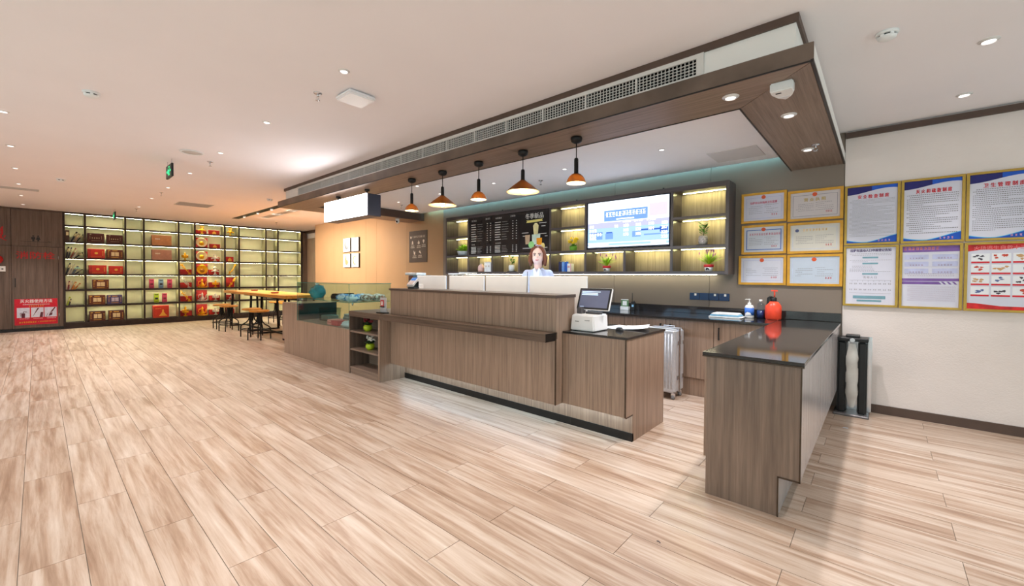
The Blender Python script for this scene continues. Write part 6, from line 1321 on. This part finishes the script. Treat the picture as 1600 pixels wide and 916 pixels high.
# head: skull, face, jaw, nose, ears
hd.ball((0, .012, HZ + .028), .092, 24, 16, (.86, 1.02, 1.02)); hd.ball((0, -.020, HZ - .03), .077, 24, 16, (.90, .90, 1.2)); hd.ball((0, -.045, HZ - .088), .032, 16, 10, (1.0, .9, .75))
hd.tube([(0, -.080, HZ + .012), (0, -.096, HZ - .022)], [.007, .012], 10); hd.ball((0, -.094, HZ - .026), .0125, 12, 8, (1.15, .9, .8)); hd.ball((0, -.078, HZ - .058), .018, 14, 8, (1.3, .7, .55))
for s in (-1, 1): hd.ball((s * .081, .012, HZ - .012), .017, 10, 8, (.5, .9, 1.5)); hd.ball((s * .04, -.058, HZ - .035), .026, 12, 8, (1, .8, .9))
hd.xf(HM); b_.add(hd.v, hd.f, True)
for s in (-1, 1):
    A = ARM[s]; b_.tube(A, [.048, .043, .038, .033, .024], 12)
    w0 = Vector(A[-1]); d0 = (Vector(A[-1]) - Vector(A[-2])).normalized(); sd = Vector((1, 0, 0)); c0 = w0 + d0 * .05
    b_.ball(c0, .04, 14, 10, (.95, 1.15, .45))
    for q, (off, ln) in enumerate(((-.028, .062), (-.009, .074), (.010, .070), (.028, .055))):
        p0 = c0 + sd * off + d0 * .03; b_.tube([p0, p0 + d0 * ln * .5 + Vector((0, 0, -.004)), p0 + d0 * ln + Vector((0, 0, -.02))], [.0095, .0088, .0075], 8)
    p0 = c0 - sd * s * .03 - d0 * .01; b_.tube([p0, p0 - sd * s * .028 + d0 * .02, p0 - sd * s * .034 + d0 * .045], [.011, .0098, .008], 8)
    b_.tube([(s * .085, .01, .98), (s * .09, .0, .52), (s * .088, .015, .10)], [.085, .055, .038], 14); b_.ball((s * .09, -.05, .04), .045, 14, 8, (.85, 2.2, .8))
fused(pp, 'body', b_, M_SKIN, .0065, 4)
j = G(); torso(j, .014, 1.43)
for s in (-1, 1): j.tube([Vector(p) for p in ARM[s][:-1]] + [Vector(ARM[s][-1]) + (Vector(ARM[s][-2]) - Vector(ARM[s][-1])) * .12], [.054, .052, .049, .045, .036], 14); j.ball((s * .125, .008, 1.375), .056, 14, 10)
j.tube([(0, .03, 1.40), (0, .035, 1.45)], [.085, .06], 16)
fused(pp, 'jacket', j, M_JACK, .009, 3)
lap = G()
for s in (-1, 1): lap.prism([(s * .006, 1.18), (s * .045, 1.24), (s * .078, 1.34), (s * .062, 1.40), (s * .046, 1.440), (s * .040, 1.42), (s * .03, 1.33)][::s], -.136, -.122, 'y')
part(pp, 'lapels', lap, mat('lapel_pale', rgb(196, 198, 222), .8, var=.03), .003, world=False)
part(pp, 'shirt', G().prism([(0, 1.19), (.034, 1.32), (.042, 1.43), (.026, 1.448), (0, 1.39), (-.026, 1.448), (-.042, 1.43), (-.034, 1.32)], -.130, -.075, 'y'), M_SHIRT, .004, world=False)
part(pp, 'lanyard', G().tube([(.045, -.05, 1.46), (.04, -.11, 1.41), (.018, -.142, 1.28), (0, -.146, 1.17), (-.018, -.142, 1.28), (-.04, -.11, 1.41), (-.045, -.05, 1.46)], .0035, 6), M_BLACK, world=False)
tr = G()
for s in (-1, 1): tr.tube([(s * .085, .01, 1.0), (s * .09, .0, .52), (s * .088, .015, .09)], [.10, .07, .058], 14)
tr.ball((0, .01, .98), .13, 18, 10, (1.25, .95, .8))
fused(pp, 'trousers', tr, M_TROU, .012, 3)
for s in (-1, 1): part(pp, 'shoe', G().ball((s * .09, -.045, .04), .05, 16, 10, (.95, 2.3, .82)), M_BLACK, world=False)
# hair: bob with a side parting, framing the face
h = G(); h.ball((0, .050, HZ + .045), .106, 26, 18, (.92, .95, .98)); h.ball((0, .055, HZ - .04), .088, 20, 14, (.95, .75, 1.35))
for s in (-1, 1):
    h.tube([(s * .016, -.030, HZ + .132), (s * .062, -.040, HZ + .098), (s * .092, -.022, HZ + .02), (s * .100, -.018, HZ - .07), (s * .090, -.030, HZ - .130)], [.016, .020, .022, .027, .014], 10)
    h.tube([(s * .07, .0, HZ + .07), (s * .095, .012, HZ - .03), (s * .095, .010, HZ - .14)], [.03, .034, .018], 10)
h.xf(HM); hair = fused(pp, 'hair', h, M_HAIR, .007, 8)
part(pp, 'hair_clip', G().ball((.03, -.02, HZ + .142), .012, 8, 6, (1.8, .8, .7)).ball((-.012, -.02, HZ + .145), .012, 8, 6, (1.8, .8, .7)).xf(HM), colm('clip_lilac', 190, 180, 220), world=False)
for s in (-1, 1):
    e = part(pp, 'eye', G().ball((s * .033, -.0775, HZ + .006), .012, 12, 8, (1.4, .5, .6)).xf(HM), mat('eye_white', rgb(240, 236, 236), .25, var=.02), world=False)
    part(e, 'iris', G().ball((s * .033, -.0815, HZ + .006), .0072, 10, 6, (1.1, .4, .95)).tube([(s * .018, -.0825, HZ + .010), (s * .033, -.085, HZ + .0145), (s * .05, -.078, HZ + .009)], [.0016, .0024, .0016], 6).xf(HM), M_BLACK, world=False)
    part(pp, 'eyebrow', G().tube([(s * .016, -.083, HZ + .027), (s * .033, -.082, HZ + .032), (s * .052, -.071, HZ + .026)], [.0036, .004, .002], 6).xf(HM), colm('brow_brown', 70, 42, 32), world=False)
part(pp, 'mouth', G().tube([(-.024, -.080, HZ - .054), (-.010, -.0895, HZ - .060), (.010, -.0895, HZ - .060), (.024, -.080, HZ - .054)], [.0022, .0068, .0068, .0022], 8).xf(HM), colm('lip_rose', 190, 84, 88), world=False)
